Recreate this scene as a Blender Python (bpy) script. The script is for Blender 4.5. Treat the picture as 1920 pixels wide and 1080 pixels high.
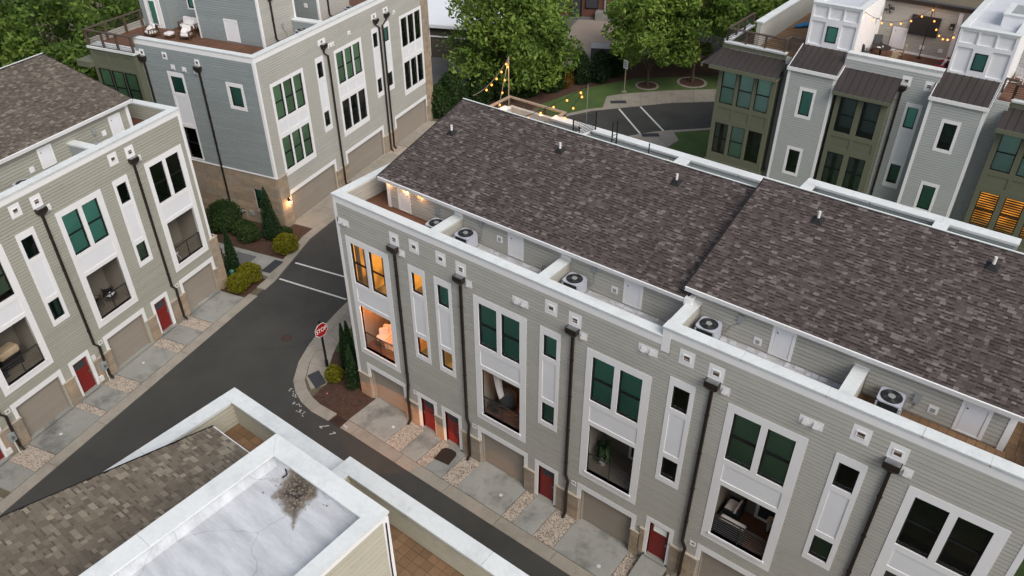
import bpy, bmesh, math, random
from mathutils import Vector, Matrix
random.seed(7)
R = math.radians
for o in list(bpy.data.objects): bpy.data.objects.remove(o)
scene = bpy.context.scene
col = scene.collection

# ------------------------------------------------------------------ camera
cam_data = bpy.data.cameras.new('camera')
cam_data.sensor_width = 36.0
cam_data.lens = 1472.5 / 1920 * 36.0
cam_data.clip_end = 2000
cam = bpy.data.objects.new('camera', cam_data); col.objects.link(cam)
def aim(yaw, pitch, roll, loc):
    a, b, c = R(yaw), R(pitch), R(roll)
    f = Vector((math.sin(a)*math.cos(b), math.cos(a)*math.cos(b), -math.sin(b)))
    r = Vector((math.cos(a), -math.sin(a), 0)); u = r.cross(f)
    r2 = r*math.cos(c)+u*math.sin(c); u2 = -r*math.sin(c)+u*math.cos(c)
    m = Matrix((r2, u2, -f)).transposed().to_4x4(); m.translation = loc
    return m
cam.matrix_world = aim(-37.7486, 35.3693, -0.1902, (25.8297, -19.6383, 28.7139))
scene.camera = cam

# ------------------------------------------------------------------ light
SUN_AZ, SUN_EL = 112.0, 44.0            # direction the light comes from: degrees clockwise from +y
world = bpy.data.worlds.new('World'); scene.world = world; world.use_nodes = True
nt = world.node_tree; nt.nodes.clear()
sky = nt.nodes.new('ShaderNodeTexSky'); sky.sky_type = 'NISHITA'; sky.sun_disc = False
sky.sun_elevation = R(SUN_EL); sky.sun_rotation = R(SUN_AZ); sky.air_density = 1.0; sky.dust_density = 3.0
hs = nt.nodes.new('ShaderNodeHueSaturation'); hs.inputs['Saturation'].default_value = 0.50
bg = nt.nodes.new('ShaderNodeBackground'); bg.inputs['Strength'].default_value = 0.12
wo = nt.nodes.new('ShaderNodeOutputWorld')
nt.links.new(sky.outputs[0], hs.inputs['Color']); nt.links.new(hs.outputs[0], bg.inputs['Color']); nt.links.new(bg.outputs[0], wo.inputs['Surface'])
sd = bpy.data.lights.new('sun', 'SUN'); sd.energy = 1.45; sd.angle = R(34); sd.color = (1.0, 0.93, 0.84)
sun = bpy.data.objects.new('sun', sd); col.objects.link(sun)
sv = Vector((math.sin(R(SUN_AZ))*math.cos(R(SUN_EL)), math.cos(R(SUN_AZ))*math.cos(R(SUN_EL)), math.sin(R(SUN_EL))))
sun.rotation_euler = sv.to_track_quat('Z', 'Y').to_euler(); sun.location = (30, -60, 80)
scene.view_settings.view_transform = 'Standard'
try: scene.view_settings.look = 'None'
except Exception: pass
scene.view_settings.exposure = 0.38; scene.view_settings.gamma = 1.0
scene.render.resolution_x = 1024; scene.render.resolution_y = 576

# ------------------------------------------------------------------ helpers
def tag(o, label=None, cat=None, group=None, kind=None):
    if label: o['label'] = label
    if cat: o['category'] = cat
    if group: o['group'] = group
    if kind: o['kind'] = kind
    return o
def link(o, parent=None, M=None):
    col.objects.link(o)
    if parent is not None: o.parent = parent
    if M is not None: o.matrix_local = M
    return o
def empty(name, loc=(0,0,0), rz=0.0, label=None, cat=None, group=None, kind=None, parent=None):
    o = bpy.data.objects.new(name, None); o.empty_display_size = 0.2
    link(o, parent); o.location = loc; o.rotation_euler = (0, 0, rz)
    return tag(o, label, cat, group, kind)
T = Matrix.Translation
def RZ(a): return Matrix.Rotation(a, 4, 'Z')
def RX(a): return Matrix.Rotation(a, 4, 'X')
def RY(a): return Matrix.Rotation(a, 4, 'Y')
I4 = Matrix.Identity(4)
class MB:
    def __init__(s, M=None):
        s.v = []; s.f = []; s.mi = []; s.M = M; s.cur = 0; s.tone = None; s.ft = []
    def P(s, p):
        s.v.append(tuple(s.M @ Vector(p)) if s.M is not None else tuple(p)); return len(s.v)-1
    def F(s, idx):
        s.f.append(idx); s.mi.append(s.cur); s.ft.append(s.tone if s.tone is not None else 0.5)
    def poly(s, pts): s.F([s.P(p) for p in pts])
    def box(s, x0, x1, y0, y1, z0, z1):
        b = [s.P(p) for p in ((x0,y0,z0),(x1,y0,z0),(x1,y1,z0),(x0,y1,z0),(x0,y0,z1),(x1,y0,z1),(x1,y1,z1),(x0,y1,z1))]
        for q in ((0,3,2,1),(4,5,6,7),(0,1,5,4),(1,2,6,5),(2,3,7,6),(3,0,4,7)): s.F([b[i] for i in q])
        return s
    def prism(s, pts, z0, z1):
        n = len(pts); a = [s.P((p[0],p[1],z0)) for p in pts]; b = [s.P((p[0],p[1],z1)) for p in pts]
        s.F(a[::-1]); s.F(b)
        for i in range(n): s.F([a[i], a[(i+1)%n], b[(i+1)%n], b[i]])
        return s
    def loft(s, rings, cap=True):
        ids = [[s.P(p) for p in r] for r in rings]
        for a, b in zip(ids, ids[1:]):
            n = len(a)
            for i in range(n): s.F([a[i], a[(i+1)%n], b[(i+1)%n], b[i]])
        if cap: s.F(ids[0][::-1]); s.F(ids[-1])
        return s
    def cyl(s, c, r, h, n=12, r2=None, axis='z'):
        r2 = r if r2 is None else r2
        def pt(a, rr, t):
            x, y = rr*math.cos(a), rr*math.sin(a)
            if axis == 'z': return (c[0]+x, c[1]+y, c[2]+t)
            if axis == 'y': return (c[0]+x, c[1]+t, c[2]+y)
            return (c[0]+t, c[1]+x, c[2]+y)
        return s.loft([[pt(2*math.pi*i/n, r, 0) for i in range(n)], [pt(2*math.pi*i/n, r2, h) for i in range(n)]])
    def tube(s, pts, r, n=6, r1=None):
        pts = [Vector(p) for p in pts]; rings = []
        for i, p in enumerate(pts):
            d = (pts[min(i+1,len(pts)-1)]-pts[max(i-1,0)]).normalized()
            a = Vector((0,0,1)) if abs(d.z) < .9 else Vector((1,0,0))
            x = d.cross(a).normalized(); y = d.cross(x)
            rr = r if r1 is None else r+(r1-r)*i/(len(pts)-1)
            rings.append([tuple(p+x*rr*math.cos(2*math.pi*k/n)+y*rr*math.sin(2*math.pi*k/n)) for k in range(n)])
        return s.loft(rings)
    def slab(s, u0, u1, z0, z1, holes, y0, y1):
        """upright sheet facing -y with rectangular holes, from depth y0 (front) to y1"""
        us = sorted({u0, u1, *[min(max(h[i],u0),u1) for h in holes for i in (0,1)]})
        zs = sorted({z0, z1, *[min(max(h[i],z0),z1) for h in holes for i in (2,3)]})
        def solid(i, j):
            if i < 0 or j < 0 or i >= len(us)-1 or j >= len(zs)-1: return False
            cu, cz = (us[i]+us[i+1])/2, (zs[j]+zs[j+1])/2
            return not any(h[0] < cu < h[1] and h[2] < cz < h[3] for h in holes)
        for i in range(len(us)-1):
            for j in range(len(zs)-1):
                if not solid(i, j): continue
                a, b, c, d = us[i], us[i+1], zs[j], zs[j+1]
                s.poly(((a,y0,c),(b,y0,c),(b,y0,d),(a,y0,d))); s.poly(((a,y1,c),(a,y1,d),(b,y1,d),(b,y1,c)))
                if not solid(i-1,j): s.poly(((a,y0,c),(a,y0,d),(a,y1,d),(a,y1,c)))
                if not solid(i+1,j): s.poly(((b,y0,c),(b,y1,c),(b,y1,d),(b,y0,d)))
                if not solid(i,j-1): s.poly(((a,y0,c),(a,y1,c),(b,y1,c),(b,y0,c)))
                if not solid(i,j+1): s.poly(((a,y0,d),(b,y0,d),(b,y1,d),(a,y1,d)))
        return s
    def mesh(s, name, mats, smooth=False):
        me = bpy.data.meshes.new(name); me.from_pydata(s.v, [], s.f)
        if not isinstance(mats, (list, tuple)): mats = [mats]
        for m in mats: me.materials.append(MAT[m] if isinstance(m, str) else m)
        if len(mats) > 1: me.polygons.foreach_set('material_index', s.mi)
        if s.tone is not None:
            at = me.attributes.new('tone', 'FLOAT', 'FACE'); at.data.foreach_set('value', s.ft)
        if smooth: me.polygons.foreach_set('use_smooth', [True]*len(me.polygons))
        me.update(); return me
    def build(s, name, mats, parent=None, M=None, smooth=False):
        return link(bpy.data.objects.new(name, s.mesh(name, mats, smooth)), parent, M)
CACHE = {}
def shared(key, name, fn, mats, parent, M, smooth=False):
    if key not in CACHE:
        mb = MB(); fn(mb); CACHE[key] = mb.mesh(name, mats, smooth)
    return link(bpy.data.objects.new(name, CACHE[key]), parent, M)
def copy_tree(o, parent=None):
    c = o.copy(); col.objects.link(c)
    if parent is not None: c.parent = parent; c.matrix_parent_inverse = o.matrix_parent_inverse.copy()
    for ch in list(o.children): copy_tree(ch, c)
    return c

# ------------------------------------------------------------------ materials
MAT = {}
def new_mat(name):
    m = bpy.data.materials.new(name); m.use_nodes = True; MAT[name] = m
    n = m.node_tree; n.nodes.clear()
    out = n.nodes.new('ShaderNodeOutputMaterial'); return m, n, out
def mat(name, color, rough=0.8, var=0.12, scale=3.0, fine=None, bump=0.0, bscale=60.0, metal=0.0, spec=0.3, rnd=0.0, col2=None, attr=None, stains=0.0, sscale=0.8):
    """principled colour with two scales of noise, optional random per object, optional face attribute ramp"""
    m, n, out = new_mat(name); N, Lk = n.nodes, n.links
    p = N.new('ShaderNodeBsdfPrincipled'); Lk.new(p.outputs[0], out.inputs[0])
    p.inputs['Roughness'].default_value = rough; p.inputs['Metallic'].default_value = metal
    p.inputs['Specular IOR Level'].default_value = spec
    geo = N.new('ShaderNodeNewGeometry')
    nz = N.new('ShaderNodeTexNoise'); nz.inputs['Scale'].default_value = scale; nz.inputs['Detail'].default_value = 6; nz.inputs['Roughness'].default_value = 0.6
    Lk.new(geo.outputs['Position'], nz.inputs['Vector'])
    mr = N.new('ShaderNodeMapRange'); mr.inputs[1].default_value = .25; mr.inputs[2].default_value = .75; mr.inputs[3].default_value = 1-var; mr.inputs[4].default_value = 1+var
    Lk.new(nz.outputs['Fac'], mr.inputs[0]); fac = mr.outputs[0]
    def mul(a, b):
        q = N.new('ShaderNodeMath'); q.operation = 'MULTIPLY'; Lk.new(a, q.inputs[0]); Lk.new(b, q.inputs[1]); return q.outputs[0]
    if fine:
        nf = N.new('ShaderNodeTexNoise'); nf.inputs['Scale'].default_value = fine[0]; nf.inputs['Detail'].default_value = 3
        Lk.new(geo.outputs['Position'], nf.inputs['Vector'])
        mf = N.new('ShaderNodeMapRange'); mf.inputs[1].default_value = .3; mf.inputs[2].default_value = .7; mf.inputs[3].default_value = 1-fine[1]; mf.inputs[4].default_value = 1+fine[1]
        Lk.new(nf.outputs['Fac'], mf.inputs[0]); fac = mul(fac, mf.outputs[0])
    if stains:
        ns = N.new('ShaderNodeTexNoise'); ns.inputs['Scale'].default_value = sscale; ns.inputs['Detail'].default_value = 8; ns.inputs['Roughness'].default_value = .7
        Lk.new(geo.outputs['Position'], ns.inputs['Vector'])
        ms = N.new('ShaderNodeMapRange'); ms.inputs[1].default_value = .5; ms.inputs[2].default_value = .68; ms.inputs[3].default_value = 1; ms.inputs[4].default_value = 1-stains
        Lk.new(ns.outputs['Fac'], ms.inputs[0]); fac = mul(fac, ms.outputs[0])
    if rnd:
        oi = N.new('ShaderNodeObjectInfo'); mo = N.new('ShaderNodeMapRange'); mo.inputs[3].default_value = 1-rnd; mo.inputs[4].default_value = 1+rnd
        Lk.new(oi.outputs['Random'], mo.inputs[0]); fac = mul(fac, mo.outputs[0])
    if attr:
        at = N.new('ShaderNodeAttribute'); at.attribute_name = 'tone'
        cr = N.new('ShaderNodeValToRGB'); el = cr.color_ramp.elements
        for i, (ps, c) in enumerate(attr):
            e = el[i] if i < 2 else el.new(ps)
            e.position = ps; e.color = (*c, 1)
        Lk.new(at.outputs['Fac'], cr.inputs[0]); base = cr.outputs[0]
    else:
        rgb = N.new('ShaderNodeRGB'); rgb.outputs[0].default_value = (*color, 1); base = rgb.outputs[0]
        if col2:
            n2 = N.new('ShaderNodeTexNoise'); n2.inputs['Scale'].default_value = scale*.45; n2.inputs['Detail'].default_value = 5
            Lk.new(geo.outputs['Position'], n2.inputs['Vector'])
            m2 = N.new('ShaderNodeMapRange'); m2.inputs[1].default_value = .42; m2.inputs[2].default_value = .6; Lk.new(n2.outputs['Fac'], m2.inputs[0])
            mx = N.new('ShaderNodeMix'); mx.data_type = 'RGBA'; mx.inputs[7].default_value = (*col2, 1)
            Lk.new(m2.outputs[0], mx.inputs[0]); Lk.new(base, mx.inputs[6]); base = mx.outputs[2]
    vm = N.new('ShaderNodeVectorMath'); vm.operation = 'SCALE'; Lk.new(base, vm.inputs[0]); Lk.new(fac, vm.inputs['Scale'])
    Lk.new(vm.outputs[0], p.inputs['Base Color'])
    if bump:
        nb = N.new('ShaderNodeTexNoise'); nb.inputs['Scale'].default_value = bscale; nb.inputs['Detail'].default_value = 4
        Lk.new(geo.outputs['Position'], nb.inputs['Vector'])
        bp = N.new('ShaderNodeBump'); bp.inputs['Strength'].default_value = bump; bp.inputs['Distance'].default_value = .02
        Lk.new(nb.outputs['Fac'], bp.inputs['Height']); Lk.new(bp.outputs[0], p.inputs['Normal'])
    return m
def glass(name, tint, rough=0.02):
    m, n, out = new_mat(name); N, Lk = n.nodes, n.links
    tr = N.new('ShaderNodeBsdfTransparent'); tr.inputs[0].default_value = (*tint, 1)
    gl = N.new('ShaderNodeBsdfGlossy'); gl.inputs['Roughness'].default_value = rough
    fr = N.new('ShaderNodeFresnel'); fr.inputs[0].default_value = 1.75
    mx = N.new('ShaderNodeMixShader'); Lk.new(fr.outputs[0], mx.inputs[0]); Lk.new(tr.outputs[0], mx.inputs[1]); Lk.new(gl.outputs[0], mx.inputs[2]); Lk.new(mx.outputs[0], out.inputs[0])
def emit(name, color, strength, uneven=False):
    m, n, out = new_mat(name)
    e = n.nodes.new('ShaderNodeEmission'); e.inputs[0].default_value = (*color, 1); e.inputs[1].default_value = strength
    if uneven:      # a lit room: pools of lamplight and furniture, not one flat sheet
        g = n.nodes.new('ShaderNodeNewGeometry'); z = n.nodes.new('ShaderNodeTexNoise'); z.inputs['Scale'].default_value = 1.3; z.inputs['Detail'].default_value = 0
        q = n.nodes.new('ShaderNodeMapRange'); q.inputs[1].default_value = .35; q.inputs[2].default_value = .65; q.inputs[3].default_value = strength*.55; q.inputs[4].default_value = strength*1.25
        n.links.new(g.outputs['Position'], z.inputs['Vector']); n.links.new(z.outputs['Fac'], q.inputs[0]); n.links.new(q.outputs[0], e.inputs[1])
    n.links.new(e.outputs[0], out.inputs[0])
def leaf(name, ramp, trans=0.42):
    m, n, out = new_mat(name); N, Lk = n.nodes, n.links
    at = N.new('ShaderNodeAttribute'); at.attribute_name = 'tone'
    cr = N.new('ShaderNodeValToRGB'); el = cr.color_ramp.elements
    for i, (ps, c) in enumerate(ramp):
        e = el[i] if i < 2 else el.new(ps)
        e.position = ps; e.color = (*c, 1)
    Lk.new(at.outputs['Fac'], cr.inputs[0])
    p = N.new('ShaderNodeBsdfPrincipled'); p.inputs['Roughness'].default_value = .55; p.inputs['Specular IOR Level'].default_value = .25
    Lk.new(cr.outputs[0], p.inputs['Base Color'])
    t = N.new('ShaderNodeBsdfTranslucent'); Lk.new(cr.outputs[0], t.inputs[0])
    mx = N.new('ShaderNodeMixShader'); mx.inputs[0].default_value = trans
    Lk.new(p.outputs[0], mx.inputs[1]); Lk.new(t.outputs[0], mx.inputs[2]); Lk.new(mx.outputs[0], out.inputs[0])

mat('siding_beige', (.415,.407,.372), .75, .04, .5, (30,.03), rnd=.045, stains=.07, sscale=.3)
mat('siding_grey', (.265,.30,.305), .75, .04, .5, (30,.03), rnd=.045, stains=.07, sscale=.3)
mat('siding_sage', (.345,.342,.292), .75, .04, .5, (30,.03), rnd=.045, stains=.07, sscale=.3)
mat('siding_light', (.40,.42,.415), .75, .04, .5, (30,.03), rnd=.045, stains=.07, sscale=.3)
mat('siding_cream', (.44,.42,.34), .75, .05, .5, (30,.03), rnd=.04, stains=.12, sscale=1.2)
mat('trim_white', (.77,.77,.78), .6, .03, 1.5, rnd=.02)
mat('cap_white', (.67,.70,.70), .5, .06, .9, (9,.04), rnd=.03, stains=.13, sscale=1.6)
mat('trim_grey', (.50,.50,.50), .6)
mat('panel_white', (.73,.74,.77), .55, .03, 1.0)
mat('bronze', (.022,.016,.013), .45, .15, 3, spec=.4)
mat('frame_black', (.012,.013,.014), .4, .1, 3)
mat('garage_taupe', (.285,.25,.212), .6, .04, .8, rnd=.02)
mat('stone', (.34,.26,.185), .9, .14, 2.2, (14,.1), bump=.5, bscale=35, rnd=.14, col2=(.29,.245,.195))
mat('stone_cap', (.46,.40,.33), .85, .08, 4)
mat('door_red', (.19,.018,.016), .42, .06, 2)
mat('asphalt', (.058,.057,.053), .92, .2, .3, (45,.16), bump=.25, bscale=160, stains=.16, sscale=.25)
mat('asphalt_old', (.12,.12,.12), .92, .15, .3, (30,.1), bump=.2)
mat('concrete', (.31,.28,.238), .9, .10, 1.1, (18,.05), bump=.1, bscale=90, rnd=.06, stains=.22, sscale=.9)
mat('concrete_grey', (.285,.285,.265), .9, .12, .9, (18,.06), bump=.1, bscale=90, rnd=.07, stains=.5, sscale=.55)
mat('joint', (.07,.06,.05), .95)
mat('paint_white', (.62,.62,.60), .8, .12, 5, (20,.1), stains=.25, sscale=4)
mat('mulch', (.075,.042,.030), .95, .3, 4, (26,.4), bump=.9, bscale=40)
mat('soil', (.13,.11,.075), .95, .25, .4, (8,.2), bump=.4, bscale=15)
mat('gravel_lot', (.30,.25,.215), .95, .12, .4, (12,.1), bump=.3)
mat('lawn', (.070,.115,.034), .95, .2, .6, (30,.3), bump=.7, bscale=70)
mat('gravel', (.4,.33,.27), .9, .1, 3, attr=[(0,(.13,.10,.085)),(1,(.52,.46,.41)),(.5,(.29,.235,.20))])
mat('shingle', (.1,.09,.08), .93, .10, .7, (60,.16), attr=[(0,(.018,.013,.012)),(1,(.165,.141,.136)),(.35,(.058,.045,.043)),(.7,(.096,.078,.074))])
mat('shingle_tan', (.1,.09,.08), .93, .10, .7, (60,.16), attr=[(0,(.070,.058,.045)),(1,(.275,.236,.182)),(.35,(.130,.107,.081)),(.7,(.180,.151,.115))])
mat('shingle_brown', (.1,.09,.08), .93, .10, .7, (60,.16), attr=[(0,(.030,.024,.020)),(1,(.21,.182,.15)),(.35,(.085,.070,.057)),(.7,(.13,.110,.090))])
mat('shingle_base', (.018,.015,.015), .95)
mat('membrane', (.56,.58,.62), .5, .06, .9, (7,.05), bump=.1, bscale=12, stains=.13, sscale=.8)
mat('membrane_grey', (.47,.47,.48), .6, .08, 1.2, (7,.06), bump=.15, bscale=20, stains=.3, sscale=1.4)
mat('sludge', (.10,.078,.055), .9, .35, 3, (18,.3), bump=.5, bscale=30)
mat('silt', (.22,.185,.145), .9, .3, 5, (30,.25), bump=.3, bscale=40)
mat('sludge_dark', (.03,.026,.022), .8, .4, 6)
mat('paver', (.205,.125,.07), .85, .14, 1.6, (25,.1), rnd=.16, bump=.25, bscale=50)
mat('deck_brown', (.135,.068,.042), .8, .2, 1.5, (30,.15), rnd=.1)
mat('wood_rail', (.085,.062,.048), .7, .15, 3, rnd=.08)
mat('wood_tan', (.30,.24,.18), .75, .12, 4)
mat('green_panel', (.125,.132,.092), .65, .05, .8, rnd=.02)
mat('metal_roof', (.050,.041,.038), .42, .08, .6, metal=.15, spec=.5)
mat('blind', (.78,.86,.82), .8, .06, .8, rnd=.16)
mat('blind_warm', (.62,.52,.33), .8)
mat('curtain', (.6,.6,.58), .9, .06, 4)
mat('room_dark', (.24,.25,.23), .9, .3, 2)
mat('room_tan', (.30,.24,.18), .9, .05, 2)
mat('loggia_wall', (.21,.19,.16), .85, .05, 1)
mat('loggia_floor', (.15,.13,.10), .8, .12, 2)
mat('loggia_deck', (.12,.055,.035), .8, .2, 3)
mat('steel', (.35,.36,.37), .35, .05, 3, metal=.9)
mat('cable_dark', (.045,.042,.04), .45, metal=.4)
mat('ac_dark', (.03,.032,.036), .55, .1, 8, bump=.6, bscale=45)
mat('ac_light', (.44,.46,.53), .5, .04, 3)
mat('ac_fan', (.02,.025,.03), .4)
mat('grey_box', (.28,.30,.30), .5)
mat('pvc_white', (.68,.67,.64), .5)
mat('boot_black', (.015,.015,.016), .7)
mat('fabric_white', (.68,.66,.66), .9, .06, 6, bump=.2, bscale=25)
mat('fabric_stripe', (.62,.42,.36), .9)
mat('fabric_grey', (.075,.08,.085), .9, .1, 6)
mat('fabric_red', (.25,.02,.03), .9)
mat('fabric_navy', (.03,.035,.06), .9)
mat('fabric_tan', (.42,.33,.22), .9)
mat('tarp_blue', (.02,.14,.30), .5, .1, 5)
mat('furniture_brown', (.09,.048,.028), .6, .12, 5)
mat('furniture_black', (.018,.018,.019), .5)
mat('white_paint', (.7,.7,.7), .5)
mat('sign_red', (.35,.012,.018), .45)
mat('sign_white', (.75,.75,.75), .45)
mat('util_green', (.06,.16,.12), .5)
mat('plate_dark', (.045,.048,.055), .7, .1, 6)
mat('grate', (.055,.032,.026), .7, .2, 8)
mat('warehouse_roof', (.72,.74,.78), .6, .03, .3, (1.5,.02))
mat('warehouse_wall', (.085,.07,.062), .85, .1, 1)
mat('brick_wall', (.12,.055,.042), .9, .2, 2, (8,.15))
mat('bark', (.085,.062,.045), .95, .25, 5, bump=.6, bscale=18)
mat('turf_mat', (.04,.06,.012), .95, .3, 6)
mat('doormat', (.035,.022,.016), .95, .2, 12)
mat('tank_white', (.6,.6,.6), .5)
mat('terracotta', (.5,.5,.48), .7)
glass('glass_teal', (.50,.84,.75)); glass('glass_pale', (.74,.92,.86)); glass('glass_pale_green', (.64,.82,.62)); glass('glass_clear', (.80,.84,.80)); glass('glass_green', (.50,.63,.51))
emit('bulb', (1.0,.33,.07), 2.6); emit('bulb_soft', (1.0,.62,.32), 5.0)
emit('glow_amber', (1.0,.36,.05), .80, True); emit('glow_orange', (1.0,.29,.05), .75, True); emit('glow_dim', (1.0,.46,.13), .30, True)
leaf('leaf_tree', [(0,(.055,.10,.022)),(1,(.29,.40,.075)),(.5,(.15,.24,.044))])
leaf('leaf_dark', [(0,(.016,.036,.012)),(1,(.075,.13,.034)),(.5,(.038,.074,.020))])
leaf('leaf_conifer', [(0,(.012,.032,.013)),(1,(.055,.105,.034)),(.5,(.028,.060,.021))])
leaf('leaf_gold', [(0,(.075,.085,.006)),(1,(.34,.30,.022)),(.5,(.20,.195,.014))])
leaf('leaf_orange', [(0,(.10,.06,.01)),(1,(.35,.16,.02)),(.5,(.2,.1,.02))])

def membrane_old():
    m, n, out = new_mat('membrane_old'); N, Lk = n.nodes, n.links
    p = N.new('ShaderNodeBsdfPrincipled'); p.inputs['Roughness'].default_value = .55; Lk.new(p.outputs[0], out.inputs[0])
    geo = N.new('ShaderNodeNewGeometry'); pos = geo.outputs['Position']
    def math_(op, a, b=None, c=None):
        q = N.new('ShaderNodeMath'); q.operation = op
        for i, v in enumerate((a, b, c)):
            if v is None: continue
            if isinstance(v, (int, float)): q.inputs[i].default_value = v
            else: Lk.new(v, q.inputs[i])
        return q.outputs[0]
    def noise(vec, sc, det=6, rough=.6):
        q = N.new('ShaderNodeTexNoise'); q.inputs['Scale'].default_value = sc; q.inputs['Detail'].default_value = det; q.inputs['Roughness'].default_value = rough; Lk.new(vec, q.inputs['Vector']); return q.outputs['Fac']
    def ramp(v, a, b, x, y):
        q = N.new('ShaderNodeMapRange'); Lk.new(v, q.inputs[0])
        for i, t in enumerate((a, b, x, y)): q.inputs[i+1].default_value = t
        return q.outputs[0]
    def mix(f, a, b):
        q = N.new('ShaderNodeMix'); q.data_type = 'RGBA'; Lk.new(f, q.inputs[0])
        for i, v in ((6, a), (7, b)):
            if isinstance(v, tuple): q.inputs[i].default_value = (*v, 1)
            else: Lk.new(v, q.inputs[i])
        return q.outputs[2]
    mp = N.new('ShaderNodeMapping'); mp.inputs['Rotation'].default_value = (0, 0, R(38)); mp.inputs['Scale'].default_value = (.35, 1.6, 1); Lk.new(pos, mp.inputs['Vector'])
    c = mix(ramp(noise(mp.outputs[0], 1.6, 8, .7), .38, .64, 0, 1), (.42,.44,.47), (.60,.62,.66))
    c = mix(ramp(noise(pos, 5, 8, .75), .60, .72, 0, .45), c, (.33,.33,.34))
    vo = N.new('ShaderNodeTexVoronoi'); vo.feature = 'DISTANCE_TO_EDGE'; vo.inputs['Scale'].default_value = .32
    wob = N.new('ShaderNodeVectorMath'); wob.operation = 'ADD'; nv = N.new('ShaderNodeTexNoise'); nv.inputs['Scale'].default_value = 1.1; nv.inputs['Detail'].default_value = 4; Lk.new(pos, nv.inputs['Vector']); Lk.new(nv.outputs['Color'], wob.inputs[0]); Lk.new(pos, wob.inputs[1]); Lk.new(wob.outputs[0], vo.inputs['Vector'])
    c = mix(ramp(vo.outputs['Distance'], .002, .006, .3, 0), c, (.16,.15,.15))
    sx = N.new('ShaderNodeSeparateXYZ'); Lk.new(pos, sx.inputs[0])
    dx = math_('SUBTRACT', sx.outputs[0], 14.72); dy = math_('SUBTRACT', sx.outputs[1], -13.30)
    u = math_('ADD', math_('MULTIPLY', dx, .72), math_('MULTIPLY', dy, -.69)); v = math_('ADD', math_('MULTIPLY', dx, .69), math_('MULTIPLY', dy, .72))
    wv = math_('MAXIMUM', math_('SUBTRACT', .62, math_('MULTIPLY', u, .42)), .08)
    d = math_('ADD', math_('ABSOLUTE', math_('DIVIDE', v, wv)), math_('ABSOLUTE', math_('DIVIDE', u, 1.05)))
    d = math_('ADD', d, math_('MULTIPLY', math_('SUBTRACT', noise(pos, 3.2, 9, .72), .5), 1.1))
    c = mix(ramp(d, 1.02, .72, 0, .92), c, (.17,.14,.11)); c = mix(ramp(d, .78, .42, 0, .9), c, (.075,.06,.045)); c = mix(ramp(d, .42, .22, 0, .9), c, (.022,.02,.018))
    c = mix(ramp(math_('MULTIPLY', noise(pos, 14, 6, .7), ramp(d, 1.35, .6, 0, 1)), .5, .58, 0, .8), c, (.30,.25,.20))
    Lk.new(c, p.inputs['Base Color'])
    bp = N.new('ShaderNodeBump'); bp.inputs['Strength'].default_value = .25; bp.inputs['Distance'].default_value = .02; Lk.new(noise(pos, 9, 5), bp.inputs['Height']); Lk.new(bp.outputs[0], p.inputs['Normal'])
membrane_old()
# ------------------------------------------------------------------ building parts (panel coordinates: u right, y into the wall, z up)
def left_wall(x, y1): return T((x, y1, 0)) @ RZ(-math.pi/2)      # faces -x, u runs from y1 towards smaller y
def right_wall(x, y0): return T((x, y0, 0)) @ RZ(math.pi/2)      # faces +x
def back_wall(x1, y): return T((x1, y, 0)) @ RZ(math.pi)          # faces +y

def board_unit(mb, h=.16):
    g = .024; o = .038; t = .032
    mb.poly(((0,-o,g),(1,-o,g),(1,-t,h),(0,-t,h)))
    mb.poly(((0,-o,g),(0,0,g),(1,0,g),(1,-o,g))); mb.poly(((0,-t,h),(1,-t,h),(1,0,h),(0,0,h)))
    mb.poly(((0,-o,g),(0,-t,h),(0,0,h),(0,0,g))); mb.poly(((1,-o,g),(1,0,g),(1,0,h),(1,-t,h)))
def siding(parent, M, u0, u1, z0, z1, holes, m, course=.16, indiv=0, top=None, joint=4.2):
    """lap boards over the wall face; the longest `indiv` as boards of their own, the rest joined"""
    segs = []; z = z0
    while z < z1-.03:
        h = min(course, z1-z); zc = z+h*.5; a, b = u0, u1
        if top:                                     # sloping wall top: top(u)->z, clip interval
            a2 = [u0+(u1-u0)*k/60 for k in range(61) if top(u0+(u1-u0)*k/60) > z+h*.6]
            if not a2: z += h; continue
            a, b = a2[0], a2[-1]
        cuts = sorted([(max(x[0],a), min(x[1],b)) for x in holes if x[2] < zc < x[3] and x[1] > a and x[0] < b])
        c = a
        free = []
        for x in cuts:
            if x[0] > c+.02: free.append((c, x[0]))
            c = max(c, x[1])
        if c < b-.02: free.append((c, b))
        for p, q in free:
            while q-p > joint*1.3:
                s = p+joint*random.uniform(.55,1.0); segs.append((p, s-.004, z, h)); p = s
            segs.append((p, q, z, h))
        z += course
    segs.sort(key=lambda s: -(s[1]-s[0]))
    key = ('board', m, round(course,3))
    for p, q, z, h in segs[:indiv]:
        shared(key, 'siding_board', lambda mb: board_unit(mb, course), m, parent, M @ T((p,0,z)) @ Matrix.Diagonal((q-p,1,h/course,1)))
    if len(segs) > indiv:
        mb = MB()
        for p, q, z, h in segs[indiv:]:
            mb.M = M @ T((p,0,z)) @ Matrix.Diagonal((q-p,1,h/course,1)); board_unit(mb, course)
        tag(mb.build('siding', m, parent), kind='stuff')

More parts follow.
